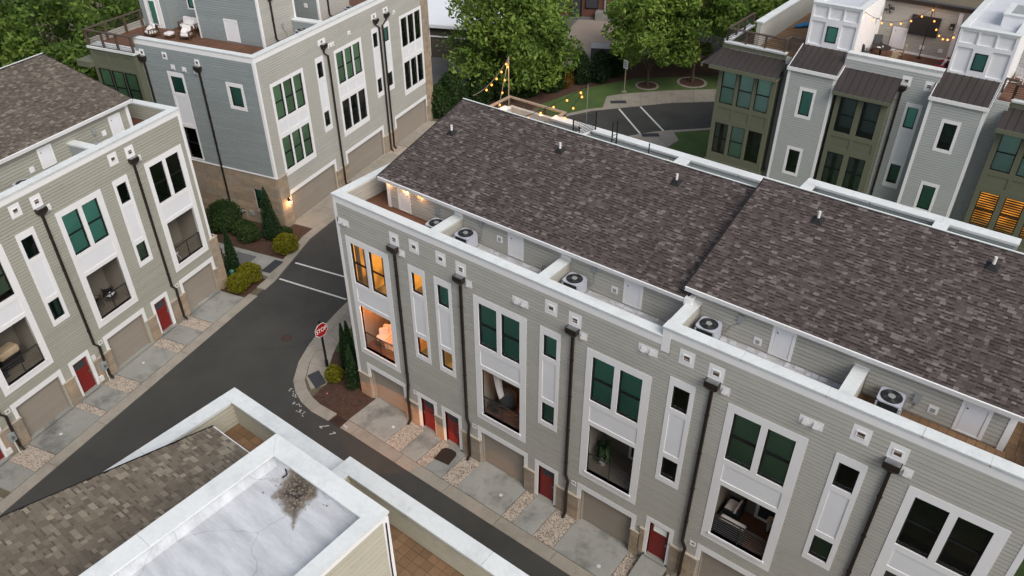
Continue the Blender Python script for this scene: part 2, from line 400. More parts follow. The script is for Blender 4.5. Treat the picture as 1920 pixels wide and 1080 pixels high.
def window(parent, M, u0, u1, z0, z1, kind='blind', split=True, glassm='glass_teal', y=0.0, frame='frame_black', rail_at=.5):
    w, h = u1-u0, z1-z0; k = (round(w,2), round(h,2), split, frame, rail_at)
    Mw = M @ T((u0, y, z0)); b = .048
    def fr(mb):
        mb.box(0,w,.02,.09,0,b); mb.box(0,w,.02,.09,h-b,h); mb.box(0,b,.021,.089,b,h-b); mb.box(w-b,w,.021,.089,b,h-b)
        if split: mb.box(b,w-b,.015,.085,h*rail_at-.03,h*rail_at+.03)
    if kind in ('lit','litc','lito','shutter','litdim'): glassm = 'glass_clear'
    win = shared(('wf',)+k, 'window', fr, frame, parent, Mw)
    def pn(a, c, yy): return lambda mb: mb.poly(((b,yy,a),(w-b,yy,a),(w-b,yy,c),(b,yy,c)))
    if split:
        shared(('p1',glassm)+k, 'pane', pn(b, h*rail_at-.03, .045), glassm, win, I4); shared(('p2',glassm)+k, 'pane', pn(h*rail_at+.03, h-b, .065), glassm, win, I4)
    else: shared(('p0',glassm)+k, 'pane', pn(b, h-b, .055), glassm, win, I4)
    bt = random.choice((0, 0, 0, .12*h, .3*h)) if kind == 'part' else 0.0
    if kind == 'half': bt = h*.5
    if kind in ('blind','part','half','warm'):
        def bl(mb):
            mb.box(.01,w-.01,.095,.102,bt,h); mb.box(.01,w-.01,.091,.106,bt,bt+.04)
        shared(('bl',kind,round(bt,2))+k, 'blind', bl, 'blind' if kind != 'warm' else 'blind_warm', win, I4)
    if kind in ('curtain','litc'):
        def cu(mb):
            n = 14
            for s0, s1 in ((.02,.34),(.62,.98)):
                for i in range(n):
                    a, c = w*(s0+(s1-s0)*i/n), w*(s0+(s1-s0)*(i+1)/n)
                    ya, yc = .17+.04*(i%2), .17+.04*((i+1)%2)
                    mb.poly(((a,ya,0),(c,yc,0),(c,yc,h),(a,ya,h)))
        shared(('cu',)+k, 'curtain', cu, 'curtain', win, I4)
    if kind == 'shutter':
        def sh(mb):
            n = max(4, int(h/.15))
            for i in range(n):
                z = h*(i+.5)/n; mb.poly(((.03,.14,z-.035),(w-.03,.14,z-.035),(w-.03,.19,z+.035),(.03,.19,z+.035)))
        shared(('sh',)+k, 'blind', sh, 'furniture_brown', win, I4)
    lit = {'lit':'glow_amber','lito':'glow_orange','shutter':'glow_amber','litdim':'glow_dim','litc':'glow_amber'}.get(kind)
    def room(mb):
        d = 1.1
        mb.cur = 1 if lit else 0
        mb.poly(((0,d,0),(w,d,0),(w,d,h),(0,d,h)))
        mb.poly(((0,.1,0),(0,d,0),(0,d,h),(0,.1,h))); mb.poly(((w,.1,0),(w,.1,h),(w,d,h),(w,d,0))); mb.cur = 2 if lit else 0
        mb.poly(((0,.1,0),(w,.1,0),(w,d,0),(0,d,0))); mb.poly(((0,.1,h),(0,d,h),(w,d,h),(w,.1,h)))
        if kind == 'lit':      # edge of a door frame inside the lit room
            mb.cur = 0; mb.box(w*.12,w*.2,.6,.7,0,h); mb.box(w*.2,w*.95,.6,.7,h*.1,h*.2)
    shared(('room',lit,kind == 'lit')+k, 'room', room, ['room_tan' if lit else 'room_dark', lit or 'room_dark', 'glow_dim' if lit else 'room_dark'], win, I4)
    return win

def surround(parent, M, u0, u1, z0, z1, holes, m='trim_white', y0=-.05, y1=.10, name='window_surround'):
    return MB(M).slab(u0,u1,z0,z1,holes,y0,y1).build(name, m, parent)
def recess_panel(parent, M, u0, u1, z0, z1, y=.0, m='panel_white', name='panel'):
    return MB(M).box(u0,u1,y,y+.03,z0,z1).build(name, m, parent)

def cable_rail(parent, M, u0, u1, z0, h=1.0, n=8, mid=True, m='cable_dark', y=.06):
    mb = MB(M)
    mb.box(u0,u1,y-.025,y+.025,z0+h-.04,z0+h)
    for u in ([u0+.02,u1-.02]+([(u0+u1)/2] if mid else [])): mb.box(u-.02,u+.02,y-.018,y+.018,z0,z0+h-.04)
    rail = mb.build('rail', m, parent)
    mb = MB(M)
    for i in range(n):
        z = z0+.08+(h-.18)*i/(n-1); mb.box(u0,u1,y-.006,y+.006,z-.006,z+.006)
    mb.build('cables', 'steel', parent)

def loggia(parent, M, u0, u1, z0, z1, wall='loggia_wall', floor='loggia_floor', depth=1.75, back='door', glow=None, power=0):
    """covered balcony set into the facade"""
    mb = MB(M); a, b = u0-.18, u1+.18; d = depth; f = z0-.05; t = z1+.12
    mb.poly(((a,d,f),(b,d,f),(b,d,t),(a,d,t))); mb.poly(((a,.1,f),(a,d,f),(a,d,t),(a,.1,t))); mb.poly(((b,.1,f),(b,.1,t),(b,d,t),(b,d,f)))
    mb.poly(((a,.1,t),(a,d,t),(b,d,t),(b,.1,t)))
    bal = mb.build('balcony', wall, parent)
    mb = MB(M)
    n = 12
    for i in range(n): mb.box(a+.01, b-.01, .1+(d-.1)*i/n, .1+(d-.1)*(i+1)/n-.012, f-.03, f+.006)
    mb.build('floor', floor, bal)
    if back == 'door':
        dm = MB(M).slab(b-1.25,b-.12,f+.01,f+2.25,[(b-1.13,b-.24,f+.13,f+2.13)],d-.05,d-.004); fr = dm.build('door_frame','trim_white',bal)
        MB(M).poly(((b-1.13,d-.03,f+.13),(b-.24,d-.03,f+.13),(b-.24,d-.03,f+2.13),(b-1.13,d-.03,f+2.13))) if False else None
        mb = MB(M); mb.box(b-1.13,b-.24,d-.03,d-.015,f+.13,f+2.13); mb.build('door_glass', 'glow_orange' if glow == 'door' else 'plate_dark', bal)
    cable_rail(bal, M, u0, u1, z0)
    if power:
        ld = bpy.data.lights.new('balcony_light','POINT'); ld.energy = power; ld.color = (1,.30,.06); ld.shadow_soft_size = .12
        lo = bpy.data.objects.new('balcony_light', ld); link(lo, bal); lo.matrix_local = M @ T(((u0+u1)/2-.3, .95, z1-.12))
        mb = MB(M @ T(((u0+u1)/2-.3, .95, z1+.02))); mb.cyl((0,0,0),.12,.07,12); mb.build('ceiling_lamp','bulb_soft',bal)
    return bal

def garage(parent, M, u0, u1, z0, z1, trim=.2, ztrim=1.5, two=False, y=.16):
    """sectional door set back in a trimmed opening"""
    g = MB(M).slab(u0-.02,u1+.02,z0,z1+.02,[(u0+.06,u1-.06,z0,z1-.06)],y-.14,y+.05); gd = g.build('garage_door','garage_taupe',parent)
    n = 4; h = (z1-.06-z0)/n
    for i in range(n):
        shared(('gp',round(u1-u0,2),round(h,3)), 'panel', lambda mb: mb.box(0,u1-u0-.13,0,.04,0,h-.010), 'garage_taupe', gd, M @ T((u0+.065,y,z0+i*h+.008)))
    MB(M).box(u0-.02,u1+.02,-.1,y+.06,z0-.03,z0+.012).build('threshold','concrete_grey',gd)
    mb = MB(M); mb.box(u0-trim,u1+trim,-.045,.02,z1,z1+.3); mb.box(u0-trim,u0,-.043,.02,ztrim,z1); mb.box(u1,u1+trim,-.043,.02,ztrim,z1)
    mb.build('door_frame','trim_white',gd)
    return gd

def entry_door(parent, M, u0, u1, z0, h=2.06, lite='glass_clear', trim=.19, hinge_right=False, ztrim=0.02):
    d = MB(M).box(u0,u1,.1,.15,z0+.02,z0+h).build('entry_door','door_red',parent)
    w = u1-u0
    mb = MB(M); mb.slab(u0+.1,u1-.1,z0+1.45,z0+1.95,[(u0+.14,u1-.14,z0+1.49,z0+1.91)],.088,.1); mb.build('window_frame','door_red',d)
    MB(M).box(u0+.14,u1-.14,.094,.099,z0+1.49,z0+1.91).build('pane','plate_dark' if lite != 'light' else 'blind',d)
    for a, b in ((u0+.12,u0+w/2-.04),(u0+w/2+.04,u1-.12)): MB(M).slab(a,b,z0+.18,z0+1.32,[(a+.05,b-.05,z0+.23,z0+1.27)],.09,.1).build('panel','door_red',d)
    x = u1-.09 if not hinge_right else u0+.09
    mb = MB(M); mb.box(x-.02,x+.02,.05,.1,z0+.95,z0+1.12); mb.box(x-.06,x+.02,.03,.05,z0+1.0,z0+1.03); mb.build('handle','steel',d)
    mb = MB(M); mb.slab(u0-trim,u1+trim,z0+ztrim,z0+h+trim+.06,[(u0,u1,z0-.1,z0+h+.01)],-.046,.12); mb.build('door_frame','trim_white',d)
    MB(M).box(u0-.03,u1+.03,-.14,.16,z0-.06,z0+.02).build('threshold','concrete_grey',d)
    return d

def stone_pier(parent, M, u0, u1, z0, z1, y=-.09, course=.30, cap=True, wrap=0.0):
    """coursed stone facing; every block a piece of its own"""
    w = MB(M).box(u0+.012,u1-.012,y+.02,.02,z0,z1); pier = w.build('stone_pier','stone_cap',parent)
    n = max(1, round((z1-z0)/course)); h = (z1-z0)/n; row = 0
    for i in range(n):
        cuts = [u0, u1]; k = max(1, int((u1-u0)/.48+.5))
        if k > 1 or i % 2:
            kk = k+(i%2 if (u1-u0) > .4 else 0)
            cuts = [u0]+[u0+(u1-u0)*(j+random.uniform(-.12,.12))/kk for j in range(1,kk)]+[u1]
        for a, b in zip(cuts, cuts[1:]):
            if b-a < .05: continue
            shared('stone_block', 'stone', lambda mb: mb.box(0,1,0,1,0,1), 'stone', pier, M @ T((a+.004,y-random.uniform(0,.014),z0+i*h+.004)) @ Matrix.Diagonal((b-a-.008,abs(y)+.01,h-.008,1)))
    if cap: MB(M).box(u0-.025,u1+.025,y-.04,.022,z1,z1+.06).build('stone_cap','stone_cap',pier)
    return pier

def leader_head(parent, M, u, z, w=.5):
    mb = MB(M)
    mb.loft([[(u-w/2,-.30,z),(u+w/2,-.30,z),(u+w/2,-.03,z),(u-w/2,-.03,z)],[(u-w/2,-.30,z-.22),(u+w/2,-.30,z-.22),(u+w/2,-.03,z-.22),(u-w/2,-.03,z-.22)],[(u-.09,-.17,z-.42),(u+.09,-.17,z-.42),(u+.09,-.03,z-.42),(u-.09,-.03,z-.42)]])
    return mb
def downspout(parent, M, u, ztop, zbot, jog=0.0, zj=2.3, jog2=0.0):
    mb = leader_head(parent, M, u, ztop)
    ds = mb.build('downspout','bronze',parent)
    MB(M).box(u-.22,u+.22,-.27,-.05,ztop-.004,ztop+.006).build('water','steel',ds)
    def run(pts):
        m2 = MB(M); rings = []
        for (x, y, z) in pts: rings.append([(x-.055,y-.045,z),(x+.055,y-.045,z),(x+.055,y+.045,z),(x-.055,y+.045,z)])
        m2.loft(rings); return m2
    pts = [(u,-.09,ztop-.40)]
    if jog: pts += [(u,-.09,zj+.25),(u+jog,-.16,zj),(u+jog+jog2,-.18,zj-.55)]
    pts += [(u+jog+jog2,-.18 if jog else -.09,zbot+.25),(u+jog+jog2,-.36,zbot+.06)]
    run(pts).build('pipe','bronze',ds)
    z = ztop-1.6
    while z > zj+.6: MB(M).box(u-.075,u+.075,-.142,-.02,z-.02,z+.02).build('strap','bronze',ds); z -= 1.9
    return ds
def scupper(parent, M, u, z, w=.56, h=.64):
    p = MB(M).slab(u-w/2,u+w/2,z-h/2,z+h/2,[(u-.12,u+.12,z-.12,z+.10)],-.04,.0).build('scupper','trim_white',parent)
    mb = MB(M); mb.slab(u-.15,u+.15,z-.15,z+.13,[(u-.11,u+.11,z-.11,z+.09)],-.06,-.041); mb.build('flange','trim_white',p)
    MB(M).box(u-.118,u+.118,-.036,-.028,z-.118,z+.098).build('opening','furniture_brown',p)
    return p
def vent_hood(parent, M, u, z, n=1):
    w = .36*n+.04 if n > 1 else .34
    p = MB(M).box(u-w/2,u+w/2,-.045,.0,z-.17,z+.17).build('vent_hood','trim_white',parent)
    for i in range(n):
        c = u+(i-(n-1)/2)*.34; mb = MB(M)
        mb.loft([[(c-.08,-.046,z+.08),(c+.08,-.046,z+.08),(c+.08,-.046,z-.08),(c-.08,-.046,z-.08)],[(c-.08,-.06,z+.078),(c+.08,-.06,z+.078),(c+.08,-.16,z-.08),(c-.08,-.16,z-.08)]]); mb.build('hood','trim_grey',p)
    return p
def cap_strip(mb, x0, x1, y0, y1, z, t=.06): mb.box(x0,x1,y0,y1,z-t,z)
def caps(root, x0, x1, y0, y1, z, m='cap_white'):
    """coping in lengths of about three metres"""
    n = max(1, math.ceil(max(x1-x0, y1-y0)/3.1))
    for i in range(n):
        mb = MB()
        if x1-x0 >= y1-y0: cap_run(mb, x0+(x1-x0)*i/n+.003, x0+(x1-x0)*(i+1)/n-.003, y0, y1, z+random.uniform(-.003,.003))
        else: cap_run(mb, x0, x1, y0+(y1-y0)*i/n+.003, y0+(y1-y0)*(i+1)/n-.003, z+random.uniform(-.003,.003))
        mb.build('cap', m, root)
def cap_run(mb, x0, x1, y0, y1, z):
    mb.box(x0,x1,y0,y1,z-.05,z); mb.box(x0+.03,x1-.03,y0+.03,y1-.03,z-.13,z-.051)
def hatch(parent, M, u, z0, w=.82, h=1.12, knob_left=True):
    p = MB(M).slab(u,u+w,z0,z0+h,[(u+.11,u+w-.11,z0+.06,z0+h-.1)],-.05,.0).build('access_hatch','trim_white',parent)
    MB(M).box(u+.12,u+w-.12,-.035,-.01,z0+.07,z0+h-.11).build('leaf','panel_white',p)
    MB(M).cyl((u+(.18 if knob_left else w-.18),-.05,z0+h-.25),.025,.016,10,axis='y').build('knob','boot_black',p)
    return p
def ac_unit(loc, rz, label, s=.72, h=.68):
    root = empty('air_conditioner', loc, rz, label, 'air conditioner', 'condenser units on the roof terraces')
    if 'ac' not in CACHE:
        r = s/2
        def rr(mb, a, z0, z1, c=.12):
            pts = []
            for cx, cy, st in ((a-c,a-c,0),(-a+c,a-c,90),(-a+c,-a+c,180),(a-c,-a+c,270)):
                for k in range(4): t = R(st+30*k); pts.append((cx+c*math.cos(t), cy+c*math.sin(t)))
            mb.prism(pts, z0, z1)
        mb = MB(); rr(mb, r-.02, .06, h-.045); CACHE['ac'] = [('casing', mb.mesh('casing','ac_dark'))]
        mb = MB()
        for i in range(9): z = .12+i*.052; rr(mb, r-.005, z, z+.018)
        CACHE['ac'].append(('louvre', mb.mesh('louvre','ac_dark')))
        mb = MB()
        for sx, sy in ((1,1),(1,-1),(-1,1),(-1,-1)): mb.box(sx*r-.06*(sx>0)-.0,sx*r+.06*(sx<0),sy*r-.06*(sy>0),sy*r+.06*(sy<0),.02,h-.08)
        mb.box(r-.03,r+.004,-r+.06,r-.06,.06,h-.08)
        CACHE['ac'].append(('corner_post', mb.mesh('corner_post','ac_light')))
        mb = MB(); rr(mb, r+.01, h-.045, h)
        n = 28
        CACHE['ac'].append(('top_plate', mb.mesh('top_plate','ac_light')))
        mb = MB(); mb.cyl((0,0,h+.001),r*.90,.012,n); CACHE['ac'].append(('fan_opening', mb.mesh('fan_opening','ac_fan')))
        mb = MB()
        for q in (.3,.45,.6,.75):
            ring = [(r*q*math.cos(2*math.pi*i/n), r*q*math.sin(2*math.pi*i/n), h+.02) for i in range(n+1)]
            mb.tube(ring, .006, 4)
        for i in range(8): a = 2*math.pi*i/8; mb.tube([(.05*math.cos(a),.05*math.sin(a),h+.03),(r*.8*math.cos(a),r*.8*math.sin(a),h+.02)], .006, 4)
        CACHE['ac'].append(('fan_guard', mb.mesh('fan_guard','cable_dark')))
        mb = MB()
        for i in range(4):
            a = 2*math.pi*i/4+.4; mb.poly([(.04*math.cos(a),.04*math.sin(a),h+.016),(r*.7*math.cos(a-.25),r*.7*math.sin(a-.25),h+.015),(r*.72*math.cos(a+.25),r*.72*math.sin(a+.25),h+.018)])
        CACHE['ac'].append(('fan_blade', mb.mesh('fan_blade','plate_dark')))
        mb = MB(); mb.cyl((0,0,h+.012),.11,.03,14); CACHE['ac'].append(('hub', mb.mesh('hub','grey_box')))
        mb = MB(); mb.box(-r-.04,r+.04,-r-.04,r+.04,0,.06); CACHE['ac'].append(('pad', mb.mesh('pad','concrete_grey')))
    for nm, me in CACHE['ac']: link(bpy.data.objects.new(nm, me), root)
    return root
def disconnect(parent, M, u, z, to=None, m='grey_box'):
    p = MB(M).box(u-.1,u+.1,-.11,-.01,z-.16,z+.16).build('electric_box',m,parent)
    if to:
        pts = [(u,-.06,z-.16)]+to
        MB(M).tube(pts,.02,6).build('conduit',m,p)
    return p

def shingle_roof(parent, x0, x1, y0, z0, y1, z1, m='shingle', indiv=0, near=None, expo=.143, edge=True, tmean=.0):
    """shed roof rising from the eave (y0,z0) to the back edge (y1,z1): deck, then shingle tabs"""
    sl = math.hypot(y1-y0, z1-z0); a = math.atan2(z1-z0, y1-y0)
    M = T((x0, y0, z0)) @ RX(a)
    deck = MB(M); deck.box(0,x1-x0,0,sl,-.06,0); roof = deck.build('roof','shingle_base',parent)
    mb = MB(M); W = x1-x0
    mb.box(-.04,W+.04,-.05,.02,-.20,-.005); mb.build('fascia','trim_white',roof)
    mb = MB(M); mb.box(-.05,-.005,-.05,sl+.03,-.16,.012); mb.box(W+.005,W+.05,-.05,sl+.03,-.16,.012); mb.build('rake_board','shingle_base',roof)
    MB(M).box(-.05,W+.05,sl-.02,sl+.03,-.08,.03).build('drip_edge','cap_white',roof)
    tabs = []; bands = []; n = int(sl/expo)
    for i in range(n):
        v = i*expo; u = -random.uniform(0,.25); run = 0
        while u < W:
            w = random.choice((.10,.13,.16,.19,.22,.26)); a0, b0 = max(u,0), min(u+w-.006,W)
            if b0-a0 > .03:
                raised = random.random() < .6
                t = random.choice((.55,.6,.66,.72,.8,.95)) if raised else random.choice((.36,.42,.48,.55))
                tabs.append((a0, b0, v, .016 if raised else .008, min(1,max(.1,t+random.uniform(-.06,.06)))))
                if random.random() < (.5 if m == 'shingle' else .3): bands.append((a0, min(b0,a0+.17), v))
            u += w
    def one(mb, a0, b0, v, th):
        e = expo+.012; t2 = .003
        mb.poly(((a0,v,th),(b0,v,th),(b0,v+e,t2),(a0,v+e,t2))); mb.poly(((a0,v,0),(b0,v,0),(b0,v,th),(a0,v,th)))
        mb.poly(((a0,v,0),(a0,v,th),(a0,v+e,t2))); mb.poly(((b0,v,0),(b0,v+e,t2),(b0,v,th)))
    if indiv:
        nf = near or (lambda u, v: v)
        tabs.sort(key=lambda t: nf(t[0], t[2]))
        for a0, b0, v, th, tn in tabs[:indiv]:
            q = round(tn*5)/5
            key = ('tab', m, th, q)
            if key not in CACHE:
                b = MB(); b.tone = q; one(b, 0, 1, 0, th); CACHE[key] = b.mesh('shingle', m)
            link(bpy.data.objects.new('shingle', CACHE[key]), roof, M @ T((a0,v,0)) @ Matrix.Diagonal((b0-a0,1,1,1)))
        tabs = tabs[indiv:]
    mb = MB(M); mb.tone = .5
    for a0, b0, v, th, tn in tabs: mb.tone = tn; one(mb, a0, b0, v, th)
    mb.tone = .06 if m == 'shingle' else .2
    for a0, b0, v in bands:      # dark granule band, also painting in the shadow under the next course's butt edge
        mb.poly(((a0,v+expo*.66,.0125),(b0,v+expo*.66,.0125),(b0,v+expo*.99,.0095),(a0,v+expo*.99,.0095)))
    tag(mb.build('shingles', m, roof), kind='stuff')
    return roof
def vent_pipe(parent, x, y, z, h=.38):
    mb = MB(T((x,y,z))); mb.cyl((0,0,-.05),.05,h+.05,10); p = mb.build('vent_pipe','pvc_white',parent)
    mb = MB(T((x,y,z))); mb.loft([[(-.2,-.2,-.05),(.2,-.2,-.05),(.2,.2,.07),(-.2,.2,.07)],[(-.14,-.14,.0),(.14,-.14,.0),(.14,.14,.1),(-.14,.14,.1)],[(-.06,-.06,.12),(.06,-.06,.12),(.06,.06,.13),(-.06,.06,.13)]]); mb.build('flashing','boot_black',p)
    return p

# ------------------------------------------------------------------ one garage-side townhouse bay, used along the whole row
def rear_unit(root, M, big, mirror, dz, k, walls, H):
    """big: left edge of the wide window stack; the slim stack, door and downspout stand left of it (right when mirrored)"""
    W = 2.74; s = -1 if not mirror else 1
    def X(a, b):   # positions relative to the stack, mirrored when needed
        return (big+a, big+b) if not mirror else (big+W-b, big+W-a)
    b0, b1 = big, big+W
    sash = [(b0+.26,b0+1.22,7.40+dz,9.62+dz),(b0+1.45,b0+2.40,7.40+dz,9.62+dz)]
    lg = (b0+.34,b0+2.42,3.40+dz,6.10+dz)
    H += [(b0+.02,b1-.02,3.0+dz,9.94+dz)]
    surround(root, M, b0, b1, 3.0+dz, 9.94+dz, sash+[lg,(b0+.3,b0+2.44,6.32+dz,7.14+dz)])
    recess_panel(root, M, b0+.30, b0+2.44, 6.32+dz, 7.14+dz, -.025)
    walls += sash+[lg]
    kinds = k['big']
    for h, kd in zip(sash, kinds): window(root, M, *h, kd, glassm=k.get('glass','glass_teal'))
    MB(M).box(b0+.28,b0+2.48,-.10,.12,3.30+dz,3.40+dz).build('sill','trim_white',root)
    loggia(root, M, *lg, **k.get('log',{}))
    # slim stack
    s0, s1 = X(-2.18,-1.20)
    sl = [(s0+.17,s1-.17,8.53+dz,9.60+dz),(s0+.17,s1-.17,4.96+dz,6.02+dz)]
    surround(root, M, s0, s1, 4.69+dz, 9.94+dz, sl+[(s0+.17,s1-.17,6.28+dz,8.3+dz)])
    recess_panel(root, M, s0+.17, s1-.17, 6.28+dz, 8.3+dz, -.025)
    H += [(s0+.02,s1-.02,4.72+dz,9.92+dz)]; walls += sl
    for h, kd in zip(sl, k['slim']): window(root, M, *h, kd, split=False, glassm=k.get('glass','glass_teal'))
    # garage, door
    g0, g1 = (b0+.17, b0+2.68) if not mirror else (b0+.44, b0+2.80)
    garage(root, M, g0, g1, dz, 2.13+dz, ztrim=1.5+dz)
    walls += [(g0,g1,dz-.5,2.13+dz)]; H += [(g0-.17,g1+.17,dz-.5,2.4+dz)]
    d0, d1 = X(-2.10,-1.22)
    entry_door(root, M, d0, d1, dz+.06, lite=k.get('lite','dark'), hinge_right=mirror)
    walls += [(d0,d1,dz-.5,2.1+dz)]; H += [(d0-.16,d1+.16,dz-.5,2.34+dz)]
    # stone to either side
    for a, b in k['piers']:
        stone_pier(root, M, a, b, dz, 1.5+dz); H += [(a,b,dz-.5,1.5+dz)]
    dsx = big-.62 if not mirror else big+W+.5
    scupper(root, M, dsx+.02, 10.92+dz); downspout(root, M, dsx, 10.62+dz, dz, jog=(.16 if not mirror else .0)+.02, jog2=-.04)
    vent_hood(root, M, dsx+.42, 10.37+dz)
    sx = (s0+s1)/2; scupper(root, M, sx, 11.0+dz)
    if k.get('vent2', True): vent_hood(root, M, sx-1.45 if not mirror else big-.0, 10.62+dz, 2)
    # dryer vent by the downspout foot
    q = MB(M).slab(dsx+.28,dsx+.52,2.12+dz,2.36+dz,[(dsx+.32,dsx+.48,2.16+dz,2.32+dz)],-.05,0).build('vent','trim_white',root); MB(M).box(dsx+.32,dsx+.48,-.02,-.005,2.16+dz,2.32+dz).build('opening','boot_black',q)
    return dsx
# ------------------------------------------------------------------ setting: ground, streets, pavements
def sheet(name, pts, z, m, kind='structure', parent=None, thick=0.0):
    mb = MB()
    if thick: mb.prism(pts, z-thick, z)
    else: mb.poly([(p[0],p[1],z) for p in pts])
    o = mb.build(name, m, parent)
    if parent is None: tag(o, kind=kind)
    return o
sheet('ground', [(-400,-300),(400,-300),(400,600),(-400,600)], -.03, 'soil')
AY = R(104.5)
def aw(u, v): return (-13.41+u*math.cos(AY)-v*math.sin(AY), 1.19+u*math.sin(AY)+v*math.cos(AY))   # left row frame -> world
def cw(u, v):
    t = R(103.45); return (-16.0+u*math.cos(t)-v*math.sin(t), 8.32+u*math.sin(t)+v*math.cos(t))
sheet('street', [aw(-60,-2.4), aw(2.2,-2.4), cw(-.4,-2.2), cw(24,-2.2), (-18.0,32.2), (-12.7,31.2), (-6.0,5.1), (-5.1,2.0), (-4.0,-.5), (-3.0,-1.75), (-1.4,-2.5), (.8,-2.5), (60,-2.5), (60,-8.0), (2,-8.0), (-1,-9.5), (.6,-16), (11,-60), (8,-62)], 0.0, 'asphalt')

def strip(name, outer, inner, z, m, seg=3.0, gap=.022, t=.12, joint='joint', parent=None):
    """paving strip between two polylines, cut into slabs"""
    base = MB()
    for i in range(len(outer)-1): base.poly([(*outer[i],z-.02),(*outer[i+1],z-.02),(*inner[i+1],z-.02),(*inner[i],z-.02)])
    b = base.build(name, joint, parent)
    if parent is None: tag(b, kind='structure')
    for i in range(len(outer)-1):
        o0, o1, i0, i1 = Vector(outer[i]), Vector(outer[i+1]), Vector(inner[i]), Vector(inner[i+1])
        L = ((o1-o0).length+(i1-i0).length)/2; n = max(1, round(L/seg)); g = gap/2/L
        for k in range(n):
            a, c = k/n+g, (k+1)/n-g
            q = [o0.lerp(o1,a), o0.lerp(o1,c), i0.lerp(i1,c), i0.lerp(i1,a)]
            mb = MB(); mb.prism([(p.x,p.y) for p in q], z-t, z); mb.build('slab', m, b)
    return b
def offset(pts, d):
    out = []
    for i, p in enumerate(pts):
        a = Vector(pts[max(i-1,0)]); b = Vector(pts[min(i+1,len(pts)-1)]); n = (b-a).normalized(); out.append((p[0]-n.y*d, p[1]+n.x*d))
    return out
# gutter on the side of the long row, round the corner and up the street
K = [(60,-2.58),(2.4,-2.58),(1.62,-2.60)]
strip('gutter', [(60,-2.58),(2.4,-2.58),(1.62,-2.60)], [(60,-1.97),(2.4,-1.97),(1.55,-1.98)], .025, 'concrete', 3.1)
KC = [(.80,-2.66),(-.45,-2.72),(-1.36,-2.59),(-2.2,-2.28),(-3.01,-1.77),(-3.99,-.58),(-4.65,.65),(-5.25,2.06),(-5.75,3.75),(-6.13,5.19),(-12.8,31.1)]
KI = offset(KC, -.62)
strip('kerb', KC, KI, .05, 'concrete', 1.9)
SW = [(-1.75,-1.62),(-2.62,-1.2),(-3.42,-.25),(-4.05,.85),(-4.62,2.15),(-5.12,3.9),(-5.5,5.35),(-12.1,31.2)]
SB = [(-1.42,-.86),(-1.62,-.2),(-2.30,.12),(-2.95,1.0),(-3.55,2.0),(-4.15,3.85),(-4.45,5.2),(-10.9,31.5)]
strip('sidewalk', SW, SB, .055, 'concrete', 1.6)
sheet('tactile_plate', [(-2.72,-1.04),(-2.55,-.36),(-1.42,-.82),(-1.55,-1.45)], .064, 'plate_dark')
sheet('planting_bed', [(.56,-.0),(1.62,-.02),(1.62,-1.96),(.7,-2.05),(-.4,-2.09),(-1.2,-1.98),(-1.36,-1.3),(-1.40,-.8),(-1.6,-.18),(-2.28,.13),(-2.93,1.02),(-3.1,1.35),(.56,1.4)], .02, 'mulch')
sheet('lawn', [(-3.1,1.36),(.56,1.41),(.56,16),(-7,16),(-4.13,3.9),(-3.53,2.02)], .02, 'lawn')
# storm drain in the gutter
gr = empty('storm_drain', (1.17,-2.34,0), 0, 'rusty slotted storm drain grate set in the gutter by the mulch bed', 'drain grate')
mb = MB(); mb.slab(-.36,.36,-.3,.3,[(-.31,.31,-.25,.25)],0,.05); 
MB(RX(R(90))).slab(-.36,.36,-.31,.31,[(-.31,.31,-.26,.26)],-.03,.02).build('frame','grate',gr)
for i in range(8): MB().box(-.31+i*.08,-.27+i*.08,-.26,.26,-.03,.022).build('bar','grate',gr)
MB().box(-.33,.33,-.28,.28,-.06,-.035).build('well','boot_black',gr)
# driveways, walks, gravel on the long row
def slab_thing(name, pts, z, m='concrete_grey'):
    o = sheet(name, pts, z, m, thick=.1); return o
def gravel(name, pts, n, seed, base='mulch'):
    rnd = random.Random(seed); xs = [p[0] for p in pts]; ys = [p[1] for p in pts]
    sheet('gravel_bed', pts, .022, 'stone_cap')
    mb = MB(); mb.tone = .5
    def inside(x, y):
        c = False; j = len(pts)-1
        for i in range(len(pts)):
            a, b = pts[i], pts[j]
            if (a[1] > y) != (b[1] > y) and x < (b[0]-a[0])*(y-a[1])/(b[1]-a[1])+a[0]: c = not c
            j = i
        return c
    k = 0
    while k < n:
        x, y = rnd.uniform(min(xs),max(xs)), rnd.uniform(min(ys),max(ys))
        if not inside(x, y): continue
        k += 1; r = rnd.uniform(.016,.038); mb.tone = min(1,max(0,rnd.gauss(.52,.27))); a = rnd.uniform(0,6.28); e = rnd.uniform(.6,1.5)
        q = []
        for i in range(4): t = a+i*math.pi/2; q.append(mb.P((x+r*e*math.cos(t) if i%2 == 0 else x+r*math.cos(t), y+(r*e if i%2==0 else r)*math.sin(t), .025+rnd.uniform(0,.012))))
        top = mb.P((x,y,.03+r*.9))
        for i in range(4): mb.F([q[i], q[(i+1)%4], top])
    tag(mb.build(name, 'gravel'), kind='stuff')
MD = [(1.56,4.12),(8.80,11.46),(14.30,16.98),(19.95,22.6),(25.8,28.4)]
for i, (a, b) in enumerate(MD):
    z1 = .40 if i > 2 else .0
    mb = MB(); mb.loft([[(a,-1.95,-.05),(b,-1.95,-.05),(b,-1.95,.04),(a,-1.95,.04)],[(a,.1,-.05+z1*.9),(b,.1,-.05+z1*.9),(b,.1,.045+z1*.9),(a,.1,.045+z1*.9)]])
    tag(mb.build('driveway','concrete_grey'), kind='structure')
MW = [(5.15,6.25),(6.85,7.85),(12.1,13.2),(17.6,18.75),(23.4,24.5)]
